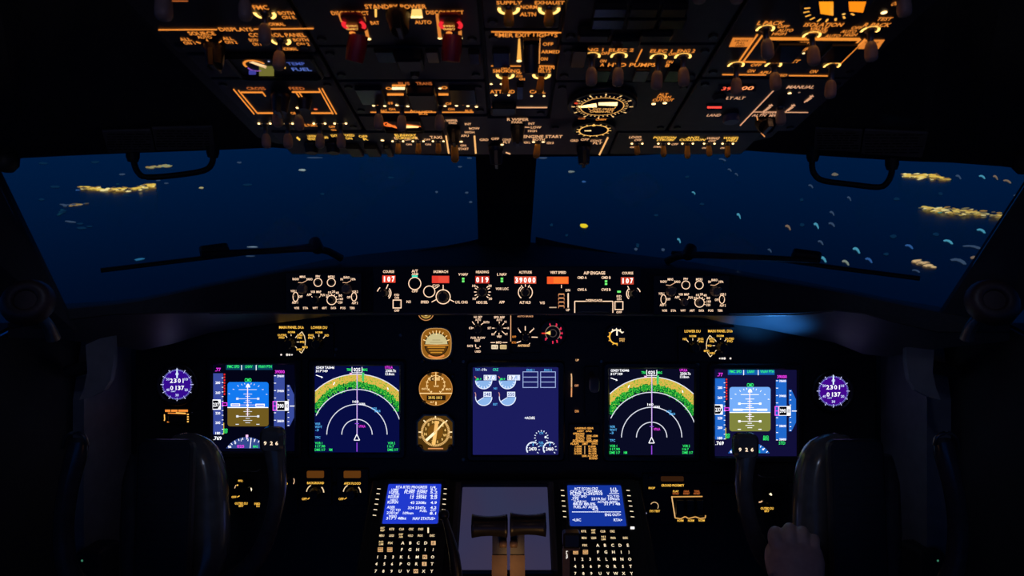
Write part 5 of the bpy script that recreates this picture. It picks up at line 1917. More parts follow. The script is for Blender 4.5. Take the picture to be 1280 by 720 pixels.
def cdu(left):
    if left:
        lab = 'keypad unit with royal blue RTA PROGRESS text screen, left of the unlit screen'
        x0, x1, sx0, sx1, s_y0, s_y1 = 467, 560, 481.5, 549.5, 605.5, 656
    else:
        lab = 'keypad unit with darker blue ACT ECON text screen, right of the unlit screen'
        x0, x1, sx0, sx1, s_y0, s_y1 = 700, 800, 710.5, 779.5, 607, 659
    T = Thing('keypad_display_unit', lab, 'keypad', CP, (x0 + x1) / 2, 650, group='flight computer keypads')
    m = T.mb()
    m.plate(x0, 599, x1, 760, -.006, 0, M_BOARD, .004, .0015, yref=640)
    m.build('faceplate', T.o)
    m = T.mb()
    m.frame(sx0 - 4, s_y0 - 5, sx1 + 4, s_y1 + 4, sx0, s_y0, sx1, s_y1, 0, .006, M_BEZEL, .004, .003, .002, yref=632)
    m.build('bezel', T.o)
    m = T.mb(.001)
    bg = EM(32, 58, 205, 1, True) if left else EM(20, 52, 156, 1, True)
    u0, u1 = T.ab(sx0, 632)[0], T.ab(sx1, 632)[0]
    v0, v1 = T.ab(sx0, s_y1)[1], T.ab(sx0, s_y0)[1]
    m.add([(u0, v0, .001), (u1, v0, .001), (u1, v1, .001), (u0, v1, .001)], [(0, 1, 2, 3)], bg)
    m.build('screen', T.o, 'lit blue screen')
    m = T.mb(.0014)
    if left:
        X = lambda x: 470 + x / 10.29
        Y = lambda y: 595 + y / 10.29
        lines = (("RTA RTE2 PROGRESS", 460, 148, 39, 3.4), ("1/4", 735, 150, 6, 3), ("LOMKI", 245, 180, 9, 2.6), ("LOPIR", 232, 212, 12, 3.2), ("FL390  2301z", 520, 190, 28, 2.8), ("FL390  2249z", 510, 214, 28, 3.4), ("9.7", 742, 180, 8, 2.8), ("5.2", 745, 214, 9, 3.4),
                 ("TO DTG", 250, 240, 10, 2.6), ("ERZURUM", 225, 272, 13, 3.4), ("13  2304z", 545, 280, 20, 3.6), ("12  2301z", 550, 256, 20, 2.6), ("4.8", 742, 258, 9, 2.6), ("5.0", 745, 286, 8, 3.4), ("NEXT", 235, 312, 9, 2.4), ("KUKIN", 218, 342, 13, 3.6), ("43 2308z", 545, 348, 20, 3.4), ("4.9", 742, 348, 8, 3.4),
                 ("ADER", 195, 406, 10, 3.2), ("324 2347z", 525, 414, 22, 3.4), ("4.2", 738, 412, 7.6, 3.4), ("TO T/D", 250, 442, 13, 2.8), ("FUEL", 612, 454, 9, 2.8), ("QTY", 735, 450, 7, 2.6), ("2301z/", 215, 478, 15, 3.4), ("109nm", 415, 482, 13, 3.4), ("8.1", 732, 486, 8, 3.4),
                 ("WIND", 215, 520, 10, 2.8), ("317°/ 48kt", 262, 548, 25, 3.6), ("NAV STATUS>", 618, 552, 28, 3.6))
    else:
        X = lambda x: 700 + x / 10.29
        Y = lambda y: 595 + y / 10.29
        lines = (("ACT ECON CRZ", 335, 168, 30, 3.2), ("1/1", 685, 170, 7, 3), ("CRZ ALT  OPT/MAX", 335, 204, 40, 2.8), ("FL390  FL393/410", 340, 234, 40, 3.4), ("STEP", 698, 202, 9.4, 3), ("-----", 695, 233, 12, .9), ("TGT SPD", 255, 268, 17, 2.8), ("TO T/D", 685, 268, 15, 2.8), (".770", 192, 298, 9, 3.2), ("2319.5z/ 109nm", 582, 300, 35, 3.4),
                 ("TURB N1", 255, 333, 16, 2.6), ("ACTUAL WIND", 610, 338, 25, 2.6), ("88.0/ 88.0%", 312, 364, 28, 3.4), ("317°/ 48", 668, 364, 20, 3.4), ("FUEL AT ADER", 330, 404, 30, 3.2), ("4.2", 452, 434, 7.6, 3.4), ("------------------------", 468, 467, 61, .9), ("ENG OUT>", 680, 503, 20, 3.4), ("<LRC", 215, 570, 10.6, 3.4), ("RTA>", 745, 570, 10.6, 3.4))
    for s, x, y, w, h in lines:
        m.T(s, X(x), Y(y), w, h, EM(225, 232, 255, 1.3))
    m.build('screen_text', T.o)
    # line select keys
    xl = (474, 556.5) if left else (702.6, 780)
    ys = [612.5, 618.6, 625.5, 631.6, 638.5, 645.5] if left else [614.4, 621, 627.6, 634, 640.6, 647.4]
    for i, y in enumerate(ys):
        off = (y - 612) * (.17 if left else -.17)
        for j, x in enumerate(xl):
            xx = x - off * (1 if j == 0 else .45) if left else x - off * (.55 if j == 0 else 1) + (0 if j == 0 else -3.5)
            if not left and j == 1:
                xx = 784.6 + (y - 614) * .17
            g = T.mb()
            g.plate(xx - 3, y - 1.8, xx + 3, y + 2.2, 0, .004, M_BLACK, .001, .0008, yref=y)
            g.z = .0044
            g.L(xx - 2, y, xx + 2.2, y + .3, .9, CREAM)
            g.build('line_key', T.o)
    # keyboard
    ox = 460 if left else 700
    X = lambda x: ox + x / 11.08
    Y = lambda y: 655 + y / 11.08
    keys = []
    if left:
        rows = [(86, [(205, "INIT REF"), (333, "RTE"), (467, "CLB"), (600, "CRZ"), (733, "DES")]), (176, [(195, "MENU"), (330, "LEGS"), (460, "DEP ARR"), (592, "HOLD"), (725, "PROG"), (892, "EXEC")]),
                (278, [(185, "N1 LIM"), (315, "FIX"), (485, "A"), (590, "B"), (697, "C"), (803, "D"), (908, "E")]), (370, [(175, "PREV PAGE"), (305, "NEXT PAGE"), (473, "F"), (583, "G"), (690, "H"), (795, "I"), (903, "J")]),
                (472, [(137, "1"), (243, "2"), (350, "3"), (466, "K"), (573, "L"), (685, "M"), (790, "N"), (897, "O")]), (568, [(120, "4"), (230, "5"), (337, "6"), (457, "P"), (566, "Q"), (675, "R"), (782, "S"), (890, "T")]), (668, [(112, "7"), (217, "8"), (330, "9"), (447, "U"), (558, "V"), (665, "W"), (772, "X"), (885, "Y")])]
    else:
        rows = [(116, [(195, "INIT REF"), (327, "RTE"), (460, "DEP ARR"), (590, "CLB"), (722, "CRZ")]), (208, [(333, "MENU"), (465, "LEGS"), (600, "N1 LIM"), (733, "PROG"), (903, "EXEC")]),
                (310, [(343, "FIX"), (520, "A"), (622, "B"), (727, "C"), (830, "D"), (937, "E")]), (404, [(215, "PREV PAGE"), (350, "NEXT PAGE"), (525, "F"), (632, "G"), (737, "H"), (845, "I"), (950, "J")]),
                (502, [(205, "1"), (308, "2"), (415, "3"), (537, "K"), (643, "L"), (750, "M"), (855, "N"), (963, "O")]), (602, [(208, "4"), (315, "5"), (425, "6"), (543, "P"), (653, "Q"), (760, "R"), (868, "S"), (975, "T")]), (700, [(212, "7"), (322, "8"), (432, "9"), (553, "U"), (663, "V"), (770, "W"), (878, "X"), (987, "Y")])]
    lit = ("E", "N", "S", "W") if left else ()
    for y, row in rows:
        for x, s in row:
            one = len(s) == 1
            px, py = X(x), Y(y)
            hw = 4.2 if one else 5.4
            g = T.mb()
            g.plate(px - hw, py - 3.7, px + hw, py + 3.7, 0, .0035, M_BLACK, .0014, .001, yref=py)
            g.z = .0039
            if s in lit:
                g.R(px - 2.8, py - 2.5, px + 2.8, py + 2.5, EM(228, 180, 128))
                g.T(s, px, py, None, 3.4, EM(60, 40, 25), .0042)
            elif one:
                g.T(s, px, py, None, 3.7, CREAM)
            elif ' ' in s:
                a, b = s.split(' ')
                if s in ("PREV PAGE", "NEXT PAGE"):
                    g.R(px - 3.2, py - 2.8, px + 3.2, py + 2.8, EM(222, 170, 112))
                    g.T(a, px, py - 1.4, 5.4, 1.8, EM(70, 45, 25), .0042)
                    g.T(b, px, py + 1.4, 5.4, 1.8, EM(70, 45, 25), .0042)
                else:
                    g.T(a, px, py - 1.5, 5, 2.3, EM(240, 205, 145, 1.2))
                    g.T(b, px, py + 1.6, 5, 2.3, EM(240, 205, 145, 1.2))
            else:
                g.T(s, px, py, 6, 2.8, EM(240, 210, 160, 1.2))
            g.build('key', T.o)
    if left:
        g = T.mb(.001)
        g.R(534.4, 659.4, 536.2, 666.4, EM(255, 230, 190, 1.2))
        g.build('annunciator_lamp', T.o)
    else:
        g = T.mb(.001)
        g.R(788, 658.6, 793, 661.8, EM(245, 240, 235, 1.3))
        g.build('annunciator_lamp', T.o)


cdu(True)
cdu(False)

T = Thing('lower_display', 'large unlit grey blue screen behind the thrust levers', 'screen', CP, 630, 662)
a0, a1 = T.ab(575, 660)[0], T.ab(686.5, 660)[0]
b0, b1 = T.ab(630, 713)[1], T.ab(630, 609)[1]
m = T.mb()
m.frame(571, 604, 690.5, 718, 575, 609, 686.5, 713, -.006, .005, M_BEZEL, .006, .002, .003, yref=660)
m.build('bezel', T.o)
m = T.mb()
m.add([(a0 - .001, b0 - .001, 0), (a1 + .001, b0 - .001, 0), (a1 + .001, b1 + .001, 0), (a0 - .001, b1 + .001, 0)], [(0, 1, 2, 3)], noisy_em('dim_backlit_screen', [(.25, (50, 58, 90)), (.5, (56, 54, 84)), (.75, (62, 55, 80))], 6, .85, 1))
m.build('screen', T.o, 'dim grey blue screen')

# =================================================================== LEVERS
D = 1.06


def thrust_lever(cx, y0, y1, sx0, sx1, label):
    T = Solid('thrust_lever', label, 'lever', C(cx, 740, D + .02), group='thrust levers')
    m = T.mb()
    k = D / F
    cyp = (y0 + y1) / 2
    r = (y1 - y0) / 2 * k
    hw = 22.8 * k
    prof = [(r * .55, -hw), (r * .98, -hw + .0008), (r * 1.02, -hw + .002), (r * .97, -hw * .8), (r * .88, -hw * .45), (r * .84, 0), (r * .88, hw * .45), (r * .97, hw * .8), (r * 1.02, hw - .002), (r * .98, hw - .0008), (r * .55, hw)]
    m.lathe(prof, C(cx, cyp, D), CX, M_LEVER, 28)
    T.fin(m, 'grip')
    x0, x1 = (sx0 - 640) * k, (sx1 - 640) * k

    def slab(m, ya, yb, da, db, th, mat, dx=0):
        q = []
        for y, d in ((ya, da), (yb, db)):
            for x in (x0 + dx, x1 - dx):
                q.append((x, d, (360 - y) / F * d))
        vs = [toworld(p) for p in q] + [toworld(Vector(p) + Vector((0, th, -th * .4))) for p in q]
        m.add(vs, [(0, 2, 3, 1), (4, 5, 7, 6), (0, 1, 5, 4), (2, 6, 7, 3), (0, 4, 6, 2), (1, 3, 7, 5)], mat)
    m = T.mb()
    slab(m, cyp + 6, 697, D, D - .004, .014, M_LEVER, .0005)
    T.fin(m, 'stem')
    m = T.mb()
    slab(m, 694, 790, D - .006, D - .03, .02, M_BRASS)
    T.fin(m, 'lever_plate', label='tan side plate')
    m = T.mb()
    xs = sx1 - 5 if cx < 640 else sx0 + 4.5
    m.lathe([(.003, -.006), (.0055, -.005), (.0055, .005), (.003, .006)], C(xs, 680, D - .012), CX, M_BRASS, 14)
    T.fin(m, 'switch_button')


thrust_lever(612, 643.5, 671.5, 615, 634, 'left one of two T-handled thrust levers before the unlit screen')
thrust_lever(660, 641.5, 670, 637.5, 656, 'right one of two T-handled thrust levers before the unlit screen')

T = Solid('speed_brake_lever', 'dark slanted lever with small round knob beside the left keypad', 'lever', C(572, 735, 1.12))
m = T.mb()
m.sweep([C(555, 644, 1.16), C(560, 662, 1.15), C(568, 695, 1.13), C(573, 740, 1.11)], [(.004, .006), (.006, .008), (.009, .009), (.010, .009)], M_LEVER, 12)
T.fin(m, 'arm')
m = T.mb()
m.lathe([(.003, -.009), (.0075, -.007), (.009, 0), (.0075, .007), (.003, .009)], C(554.5, 643.5, 1.16), CX, M_LEVER, 16)
T.fin(m, 'knob')

T = Solid('flap_lever', 'black box-handled flap lever with white lettering before the right keypad', 'lever', C(706, 738, 1.10))
m = T.mb()
ref = Ref(Plane((0, 1.10, 0)), 715, 677)
q = MB(ref)
q.plate(704, 667, 726, 686, -.02, 0, M_LEVER, .004, .003)
ref.world(q)
T.fin(q, 'grip')
q = MB(ref)
q.plate(704.5, 686.5, 725.5, 689.5, -.016, -.002, M_BRASS, .001, .001)
ref.world(q)
T.fin(q, 'grip_base', label='tan strip under the grip')
q = MB(ref)
q.plate(704, 690, 713, 745, -.018, -.004, M_BRASS, .002, .001)
ref.world(q)
T.fin(q, 'arm')
q = MB(ref)
q.z = -.0035
for i, ch in enumerate("FLAP"):
    q.T(ch, 709, 690.6 + i * 2.6, 2.2, 2.2, EM(255, 250, 240, 1.2))
ref.world(q)
T.fin(q, 'lettering')


# =================================================================== YOKES
def yoke(left):
    s = -1 if left else 1
    X = lambda x: 640 + s * (x - 640) - (3 if left else 0)
    lab = 'black glossy control yoke with checklist plate, ' + ('below the left purple clock' if left else 'gripped by a hand, below the right purple clock')
    T = Solid('control_yoke', lab, 'control yoke', C(X(1075), 800, 1.12), group='control yokes')
    m = T.mb()
    m.sweep([C(X(1074), 566, 1.12), C(X(1074), 600, 1.115), C(X(1074), 660, 1.10), C(X(1076), 740, 1.09)], [(.05, .035), (.062, .045), (.064, .048), (.058, .045)], M_YOKE, 24)
    T.fin(m, 'hub')
    # checklist plate, facing aft
    ref = Ref(plane3(cc(X(1040), 720, 1.03), cc(X(1040) + 70, 720, 1.03), cc(X(1040), 550, 1.045)), X(1074), 640)
    q = MB(ref)
    q.plate(X(1074) - 35, 550, X(1074) + 35, 740, -.012, 0, M_BEZEL, .012, .003)
    ref.world(q)
    T.fin(q, 'clip_plate')
    q = MB(ref)
    q.plate(X(1074) - 30, 562, X(1074) + 30, 735, .0002, .0012, M_CARD, .003, .0004)
    for i in range(13):
        w = random.uniform(10, 22)
        q.R(X(1074) - 26, 575 + i * 11, X(1074) - 26 + w, 577.4 + i * 11, M_INK, .0016)
        q.R(X(1074) + 4, 575 + i * 11, X(1074) + 4 + w, 577.4 + i * 11, M_INK, .0016)
    ref.world(q)
    T.fin(q, 'checklist_card', label='dark card with lines of print')
    # glossy inner shoulder of the hub
    m = T.mb()
    m.sweep([C(X(1060), 560, 1.11), C(X(1038), 560, 1.115), C(X(1022), 570, 1.12), C(X(1015), 596, 1.12), C(X(1013), 640, 1.11), C(X(1014), 690, 1.10), C(X(1034), 740, 1.09)], [(.012, .02), (.018, .026), (.022, .032), (.026, .036), (.027, .036), (.027, .034), (.024, .03)], M_YOKE, 16)
    T.fin(m, 'shoulder')
    # inner and outer arms
    m = T.mb()
    m.sweep([C(X(1020), 735, 1.10), C(X(985), 725, 1.09), C(X(955), 695, 1.08), C(X(938), 655, 1.07), C(X(930), 615, 1.06), C(X(931), 585, 1.055), C(X(934), 560, 1.055)], [(.018, .02), (.017, .018), (.015, .016), (.013, .015), (.013, .015), (.014, .015), (.017, .015)], M_YOKE, 16)
    T.fin(m, 'inner_horn')
    m = T.mb()
    m.sweep([C(X(1130), 748, 1.08), C(X(1168), 742, 1.06), C(X(1192), 712, 1.04), C(X(1198), 660, 1.03), C(X(1192), 610, 1.02), C(X(1182), 570, 1.02), C(X(1178), 550, 1.02)], [(.018, .02), (.017, .018), (.015, .016), (.014, .015), (.014, .015), (.015, .015), (.013, .013)], M_YOKE, 16)
    T.fin(m, 'outer_horn')
    m = T.mb()
    m.sweep([C(X(1168), 556, 1.015), C(X(1172), 545, 1.01), C(X(1185), 541, 1.01), C(X(1196), 548, 1.01), C(X(1199), 560, 1.015)], [.003] * 5, M_STEM, 8)
    T.fin(m, 'trigger_guard', label='small metal loop')
    # number block on the inner horn
    cx = X(934.5) if not left else 338
    cyy = 557 if not left else 549
    ref = Ref(Plane((0, 1.04, 0)), cx, cyy)
    q = MB(ref)
    hw, hh = (15.5, 15) if not left else (15, 14.5)
    q.plate(cx - hw, cyy - hh + 1, cx + hw, cyy + hh + 4, -.016, 0, M_YOKE, .011, .005)
    ref.world(q)
    o = T.fin(q, 'number_block')
    q = MB(ref)
    q.z = .0006
    for ch, dx in zip("926", (-8.5, -.4, 6.6) if not left else (-5.4, 2.4, 9)):
        q.T(ch, cx + dx - 1, cyy + 5 + (0 if not left else 0), 3.4, 4.6, EM(255, 224, 190, 1.4))
    ref.world(q)
    T.fin(q, 'number_wheels', o, 'lit digits 926')
    # column
    m = T.mb()
    m.sweep([C(X(1076), 735, 1.10), C(X(1076), 978, 1.30)], [(.03, .03), (.034, .034)], M_YOKE, 16)
    T.fin(m, 'column')


yoke(True)
yoke(False)

# ---- hand on the right yoke
T = Solid('person', 'pale left hand of a person in dark sleeve holding the right yoke', 'person', C(995, 800, .99))
m = T.mb()
Dh = .985
P = lambda x, y, d=0: C(x, y, Dh + d)
mr = T.mb()
# palm and wrist
mr.sweep([P(1002, 800, -.05), P(1001, 760, -.03), P(998, 728, -.012), P(996, 700, .002), P(995, 682, .012)], [(.030, .024), (.030, .022), (.036, .020), (.040, .018), (.036, .013)], M_SKIN, 20)
fingers = [([(973, 687, .010), (968, 673, .016), (969, 665, .034), (974, 668, .052), (980, 680, .056)], .0090),
           ([(988, 684, .010), (986, 669, .016), (987, 661, .036), (991, 666, .056), (995, 679, .060)], .0094),
           ([(1003, 686, .010), (1002, 672, .015), (1003, 665, .035), (1005, 670, .054), (1007, 682, .058)], .0092),
           ([(1016, 692, .006), (1017, 680, .012), (1018, 674, .030), (1018, 679, .046), (1018, 690, .050)], .0080)]
for pts, r in fingers:
    mr.sweep([P(*p) for p in pts], [r * 1.15, r * 1.12, r, r * .92, r * .75], M_SKIN, 12)
mr.sweep([P(972, 718, -.006), P(966, 702, .006), P(965, 688, .020), P(970, 678, .034)], [.014, .0115, .0098, .0075], M_SKIN, 12)
hand = T.fin(mr, 'hand')
md = hand.modifiers.new('join', 'REMESH')
md.mode = 'VOXEL'
md.voxel_size = .0022
md.use_smooth_shade = True
sm = hand.modifiers.new('soft', 'SMOOTH')
sm.iterations = 4
sm.factor = .5
m = T.mb()
m.sweep([P(1001, 752, -.028), P(1002, 772, -.036), P(1006, 830, -.06), P(1020, 960, -.10)], [(.034, .028), (.037, .03), (.042, .036), (.05, .045)], M_CLOTH, 20)
T.fin(m, 'sleeve', label='dark sleeve cuff')

# =================================================================== GLARESHIELD
secs_l = [(455, 318, 331.5, 391.5, 394.5, 1.312, 1.36), (405, 325, 333, 391, 396, 1.312, 1.37), (358, 335, 337, 391, 402, 1.31, 1.375), (318, 342.5, 345, 391, 408, 1.29, 1.375), (262, 353.5, 356, 391.5, 416, 1.25, 1.365), (215, 364, 366, 392, 430, 1.215, 1.345), (178, 371.5, 374, 393, 438, 1.185, 1.32), (140, 376, 379, 394, 432, 1.16, 1.27), (75, 380, 385, 402, 424, 1.11, 1.16), (10, 398, 402, 412, 422, 1.05, 1.075)]
secs_r = [(826, 322, 333.5, 393, 395.5, 1.312, 1.36), (875, 329, 336, 393.5, 397, 1.312, 1.37), (913, 336, 341, 393.5, 405, 1.31, 1.375), (950, 343, 347, 393.5, 410, 1.29, 1.375), (1000, 351, 355, 392.5, 420, 1.25, 1.365), (1042, 359, 362, 388.5, 428, 1.215, 1.35), (1080, 366, 369, 392.5, 443, 1.185, 1.33), (1112, 373, 376, 402, 446, 1.16, 1.28), (1172, 383, 388, 416, 436, 1.11, 1.16), (1262, 400, 404, 416, 426, 1.05, 1.075)]
secs = secs_l[::-1] + [(598, 303, 331, 391.5, 394, 1.312, 1.36), (664, 303, 331.5, 392, 394, 1.312, 1.36)] + secs_r
G = Solid('glareshield', 'long dark padded glareshield arching over the whole instrument board', 'glareshield', C(640, 392, 1.34))
m = G.mb()
rows = []
for px, ys, yt, ym, yl, d, dl in secs:
    e = .0 if px > 620 else 0
    rt = C(px, ys, d + .17)
    ft0 = C(px, yt, d + .012)
    ft = C(px, yt + 2.2, d)
    md_ = C(px, ym - 1.5, d - .002)
    md2 = C(px, ym, d + .002)
    lo = C(px, yl, dl)
    lb = lo + dirw((0, .016, .006))
    rb = rt + dirw((0, .0, -.03))
    rows.append([rt, ft0, ft, md_, md2, lo, lb, rb])
n = 8
for k in range(n):
    j = (k + 1) % n
    m.add([r[k] for r in rows] + [r[j] for r in rows], [(i, i + len(rows), i + 1 + len(rows), i + 1) for i in range(len(rows) - 1)], M_LIP if k == 4 else M_PAD, True)
m.add(rows[0], [tuple(range(n))], M_PAD)
m.add(rows[-1], [tuple(range(n - 1, -1, -1))], M_PAD)
G.fin(m, 'pad')
m = G.mb()
ridge = [(347, 403.4, 1.372), (375, 398.4, 1.368), (402, 394.6, 1.36)]
m.sweep([C(*p) for p in ((262, 392.6, 1.242), (330, 391.6, 1.286), (358, 391.5, 1.300), (455, 392, 1.304), (640, 392, 1.304), (826, 393.4, 1.304), (912, 394, 1.300), (950, 394, 1.283), (1000, 393, 1.242), (1042, 389, 1.207))], [.0016] * 10, M_STEM, 8)
G.fin(m, 'edge_strip', label='thin grey edge strip')

# small lit objects on the ledge ends
# =================================================================== SETTING
wz = .906


def prism_x(m, pts, x0, x1, mat):
    n = len(pts)
    vs = [(x0, y, z) for y, z in pts] + [(x1, y, z) for y, z in pts]
    m.add(vs, [tuple(range(n)), tuple(range(2 * n - 1, n - 1, -1))] + [(i, i + n, (i + 1) % n + n, (i + 1) % n) for i in range(n)], mat)


def yz(d, py):
    w = toworld((0, d, (360 - py) / F * d))
    return w.y, w.z


for side, x in (('left', -.80), ('right', .80)):
    m = MB()
    a = yz(1.10, 404)
    prism_x(m, [(-.6, 0), (1.75, 0), (1.75, .55), (yz(1.45, 402)), (yz(1.25, 402)), a, (-.6, wz)], x, x + (.05 if x > 0 else -.05), M_DARK)
    structure('wall_' + side, m, 'dark cockpit sidewall below the ' + side + ' side window', 'wall')
    m = MB()
    q = [yz(1.395, 412), yz(1.395, 790), yz(1.24, 790), yz(1.24, 500), yz(1.26, 440), yz(1.27, 412)]
    prism_x(m, q, x + (.022 if x < 0 else -.046), x + (.002 if x < 0 else -.002), M_SIDE)
    structure('trim_1' if x < 0 else 'trim_2', m, 'grey sidewall panel beside the instrument board', 'trim')
    s = -1 if x < 0 else 1
    X = lambda px: px if s > 0 else 1275 - px
    F1 = Solid('sidewall_shield', 'grey curved sidewall shield above the ' + side + ' yoke, beside the glareshield end', 'shield', C(X(1150), 495, 1.17), group='sidewall shields')
    m = F1.mb()
    pr = [(1134, 420), (1150, 423), (1168, 431), (1166, 465), (1170, 485), (1176, 500), (1160, 496), (1145, 488), (1137, 475), (1133, 450)]
    if s < 0:
        pr = pr[::-1]
    fr = [C(X(a), b, 1.21 - (a - 1134) * .0012) for a, b in pr]
    bk = [v + dirw((0, .012, 0)) for v in fr]
    n = len(pr)
    m.add(fr + bk, [tuple(range(n))[::-1], tuple(range(n, 2 * n))] + [(i, i + n, (i + 1) % n + n, (i + 1) % n)[::-1] for i in range(n)], M_SIDE)
    F1.fin(m, 'shield_panel')
    m = F1.mb()
    a = C(X(1150), 455, 1.20)
    m.sweep([a, Vector((.79 * s, a.y + .01, a.z - .02))], [.012, .012], M_DARK, 10)
    F1.fin(m, 'bracket')
    # side window vent beside the windshield pillar
    V = Solid('air_vent', 'dark ball-shaped air outlet on the ' + side + ' window pillar', 'vent', C(X(1240), 385, 1.0), group='pillar air vents')
    m = V.mb()
    m.lathe([(.012, -.02), (.03, -.012), (.036, 0), (.03, .014), (.018, .02), (.014, .012)], C(X(1240), 378, 1.0), dirw((-.35 * s, -1, .35)), PB('vent_brown_plastic', (.05, .022, .018), .5), 20)
    V.fin(m, 'ball_outlet')
    m = V.mb()
    m.sweep([C(X(1226), 394, 1.02), C(X(1214), 408, 1.03), C(X(1208), 424, 1.04)], [.008, .008, .01], M_STEM, 10)
    V.fin(m, 'stalk')
    # oxygen mask box with tiny lamp, low by the sidewall
    B = Solid('oxygen_mask_box', 'dark stowage box with a tiny green lamp low by the ' + side + ' sidewall', 'box', C(X(1166), 720, 1.22), group='mask boxes')
    ref = Ref(Plane((0, 1.22, 0)), X(1166), 715)
    q = MB(ref)
    q.plate(X(1166) - 16, 690, X(1166) + 16, 780, -.06, 0, M_DARK, .008, .003)
    ref.world(q)
    B.fin(q, 'box_body')
    q = MB(ref)
    q.z = .001
    q.disc(X(1172), 700.6, 1.4, EM(60, 130, 100, .8))
    ref.world(q)
    B.fin(q, 'indicator_lamp', label='tiny green lamp')

m = MB()
m.add([(-1, -.6, 0), (1, -.6, 0), (1, 1.8, 0), (-1, 1.8, 0), (-1, -.6, -.05), (1, -.6, -.05), (1, 1.8, -.05), (-1, 1.8, -.05)], [(0, 1, 2, 3), (7, 6, 5, 4), (0, 4, 5, 1), (1, 5, 6, 2), (2, 6, 7, 3), (3, 7, 4, 0)], M_DARK)
structure('floor', m, 'dark cockpit floor', 'floor')
m = MB()
y0 = 1.72
m.add([(-.85, y0, 0), (.85, y0, 0), (.85, y0, .72), (-.85, y0, .72), (-.85, y0 + .04, 0), (.85, y0 + .04, 0), (.85, y0 + .04, .72), (-.85, y0 + .04, .72)], [(0, 1, 2, 3), (7, 6, 5, 4), (0, 4, 5, 1), (1, 5, 6, 2), (2, 6, 7, 3), (3, 7, 4, 0)], M_DARK)
structure('wall_front', m, 'dark bulkhead behind the instrument board', 'wall')

# ---- windshield header and ceiling
hd = [(-90, 214, .95), (0, 198, 1.08), (60, 195, 1.13), (130, 192, 1.18), (270, 187, 1.25), (335, 184, 1.27), (430, 191, 1.28), (600, 196, 1.29), (671, 196, 1.29), (790, 195, 1.29), (860, 190, 1.285), (935, 187.5, 1.27), (1010, 193, 1.25), (1155, 202, 1.17), (1215, 204, 1.13), (1282, 209, 1.06), (1370, 220, .95)]
m = MB()
rows = []
for px, y, d in hd:
    lo = C(px, y, d)
    up = C(px, -170, d - .40)
    mid = C(px, y - 6, d - .012)
    rows.append([lo, mid, up, up + dirw((0, .05, .05)), lo + dirw((0, .05, .01))])
for i in range(len(rows) - 1):
    for k in range(5):
        j = (k + 1) % 5
        m.add([rows[i][k], rows[i + 1][k], rows[i + 1][j], rows[i][j]], [(0, 1, 2, 3)], M_LINER)
structure('ceiling', m, 'dark ceiling liner above the windshield', 'ceiling')

# ---- windshield posts
def post(name, lab, top, bot, fw):
    m = MB()
    f = [C(*top[0]), C(*top[1]), C(*bot[1]), C(*bot[0])]
    b = [v + dirw((0, fw, 0)) for v in f]
    cxp = (f[0] + f[1]) / 2
    ridge = []
    m.add(f + b, [(0, 3, 2, 1), (4, 5, 6, 7), (0, 1, 5, 4), (1, 2, 6, 5), (2, 3, 7, 6), (3, 0, 4, 7)], M_TRIM)
    return structure(name, m, lab, 'trim')


post('trim_3', 'dark upright post between the two windshield panes', [(594.5, 185, 1.30), (671.5, 185, 1.30)], [(598, 312, 1.475), (662.5, 312, 1.475)], .05)
post('trim_4', 'dark slanting pillar left of the windshield', [(-150, 200, .88), (-11, 200, .99)], [(24, 410, 1.07), (92, 412, 1.125)], .010)
post('trim_5', 'dark slanting pillar right of the windshield', [(1303, 200, .99), (1440, 200, .88)], [(1164, 412, 1.125), (1258, 412, 1.06)], .010)
m = MB()
for s in (-1, 1):
    a = [C(640 + s * 30, 296, 1.48), C(640 + s * 60, 303, 1.475), C(640 + s * 130, 316, 1.46), C(640 + s * 140, 330, 1.46), C(640 + s * 30, 330, 1.46)]
    if s > 0:
        a = a[::-1]
    b = [v + dirw((0, .03, 0)) for v in a]
    n = 5
    m.add(a + b, [tuple(range(n)), tuple(range(2 * n - 1, n - 1, -1))] + [(i, i + n, (i + 1) % n + n, (i + 1) % n) for i in range(n)], M_TRIM)
structure('trim_6', m, 'dark flared sill at the foot of the windshield post', 'trim')

# ---- glass
mg, nt, out = newmat('window_glass')
tr = nt.nodes.new('ShaderNodeBsdfTransparent')
tr.inputs[0].default_value = (.96, .98, .99, 1)
gl = nt.nodes.new('ShaderNodeBsdfGlossy')
gl.inputs['Roughness'].default_value = .02
gl.inputs['Color'].default_value = (1, 1, 1, 1)
fr = nt.nodes.new('ShaderNodeFresnel')
fr.inputs['IOR'].default_value = 1.10
mx = nt.nodes.new('ShaderNodeMixShader')
nt.links.new(fr.outputs[0], mx.inputs[0])
nt.links.new(tr.outputs[0], mx.inputs[1])
nt.links.new(gl.outputs[0], mx.inputs[2])
nt.links.new(mx.outputs[0], out.inputs[0])
WL = plane3(cc(75, 380, 1.14), cc(598, 303, 1.50), cc(595, 190, 1.33))
WR = plane3(cc(662, 303, 1.50), cc(1176, 386, 1.14), cc(671, 190, 1.33))


def pane(name, lab, pl, px):
    R0 = Ref(pl, px[0][0], px[0][1])
    q = MB(R0)
    q.prism([R0.ab(x, y) for x, y in px], -.004, 0, mg)
    R0.world(q)
    return structure(name, q, lab, 'window')


pane('window_1', 'left windshield pane over the night sea', WL, [(600, 316), (602, 184), (335, 178), (-12, 186), (-10, 215), (76, 388), (180, 380), (330, 352), (420, 336)][::-1])
pane('window_2', 'right windshield pane over the night sea', WR, [(660, 316), (835, 334), (932, 346), (1000, 358), (1176, 394), (1292, 215), (1294, 190), (935, 180), (664, 184)])
# side windows beside the pillars
for nm, s, lab in (('window_3', -1, 'left side window behind the pillar'), ('window_4', 1, 'right side window behind the pillar')):
    m = MB()
    x = .785 * s
    prism_x(m, [(.2, wz), (1.02, wz), (.93, 1.36), (.2, 1.40)], x, x + .005 * s, mg)
    structure(nm, m, lab, 'window')

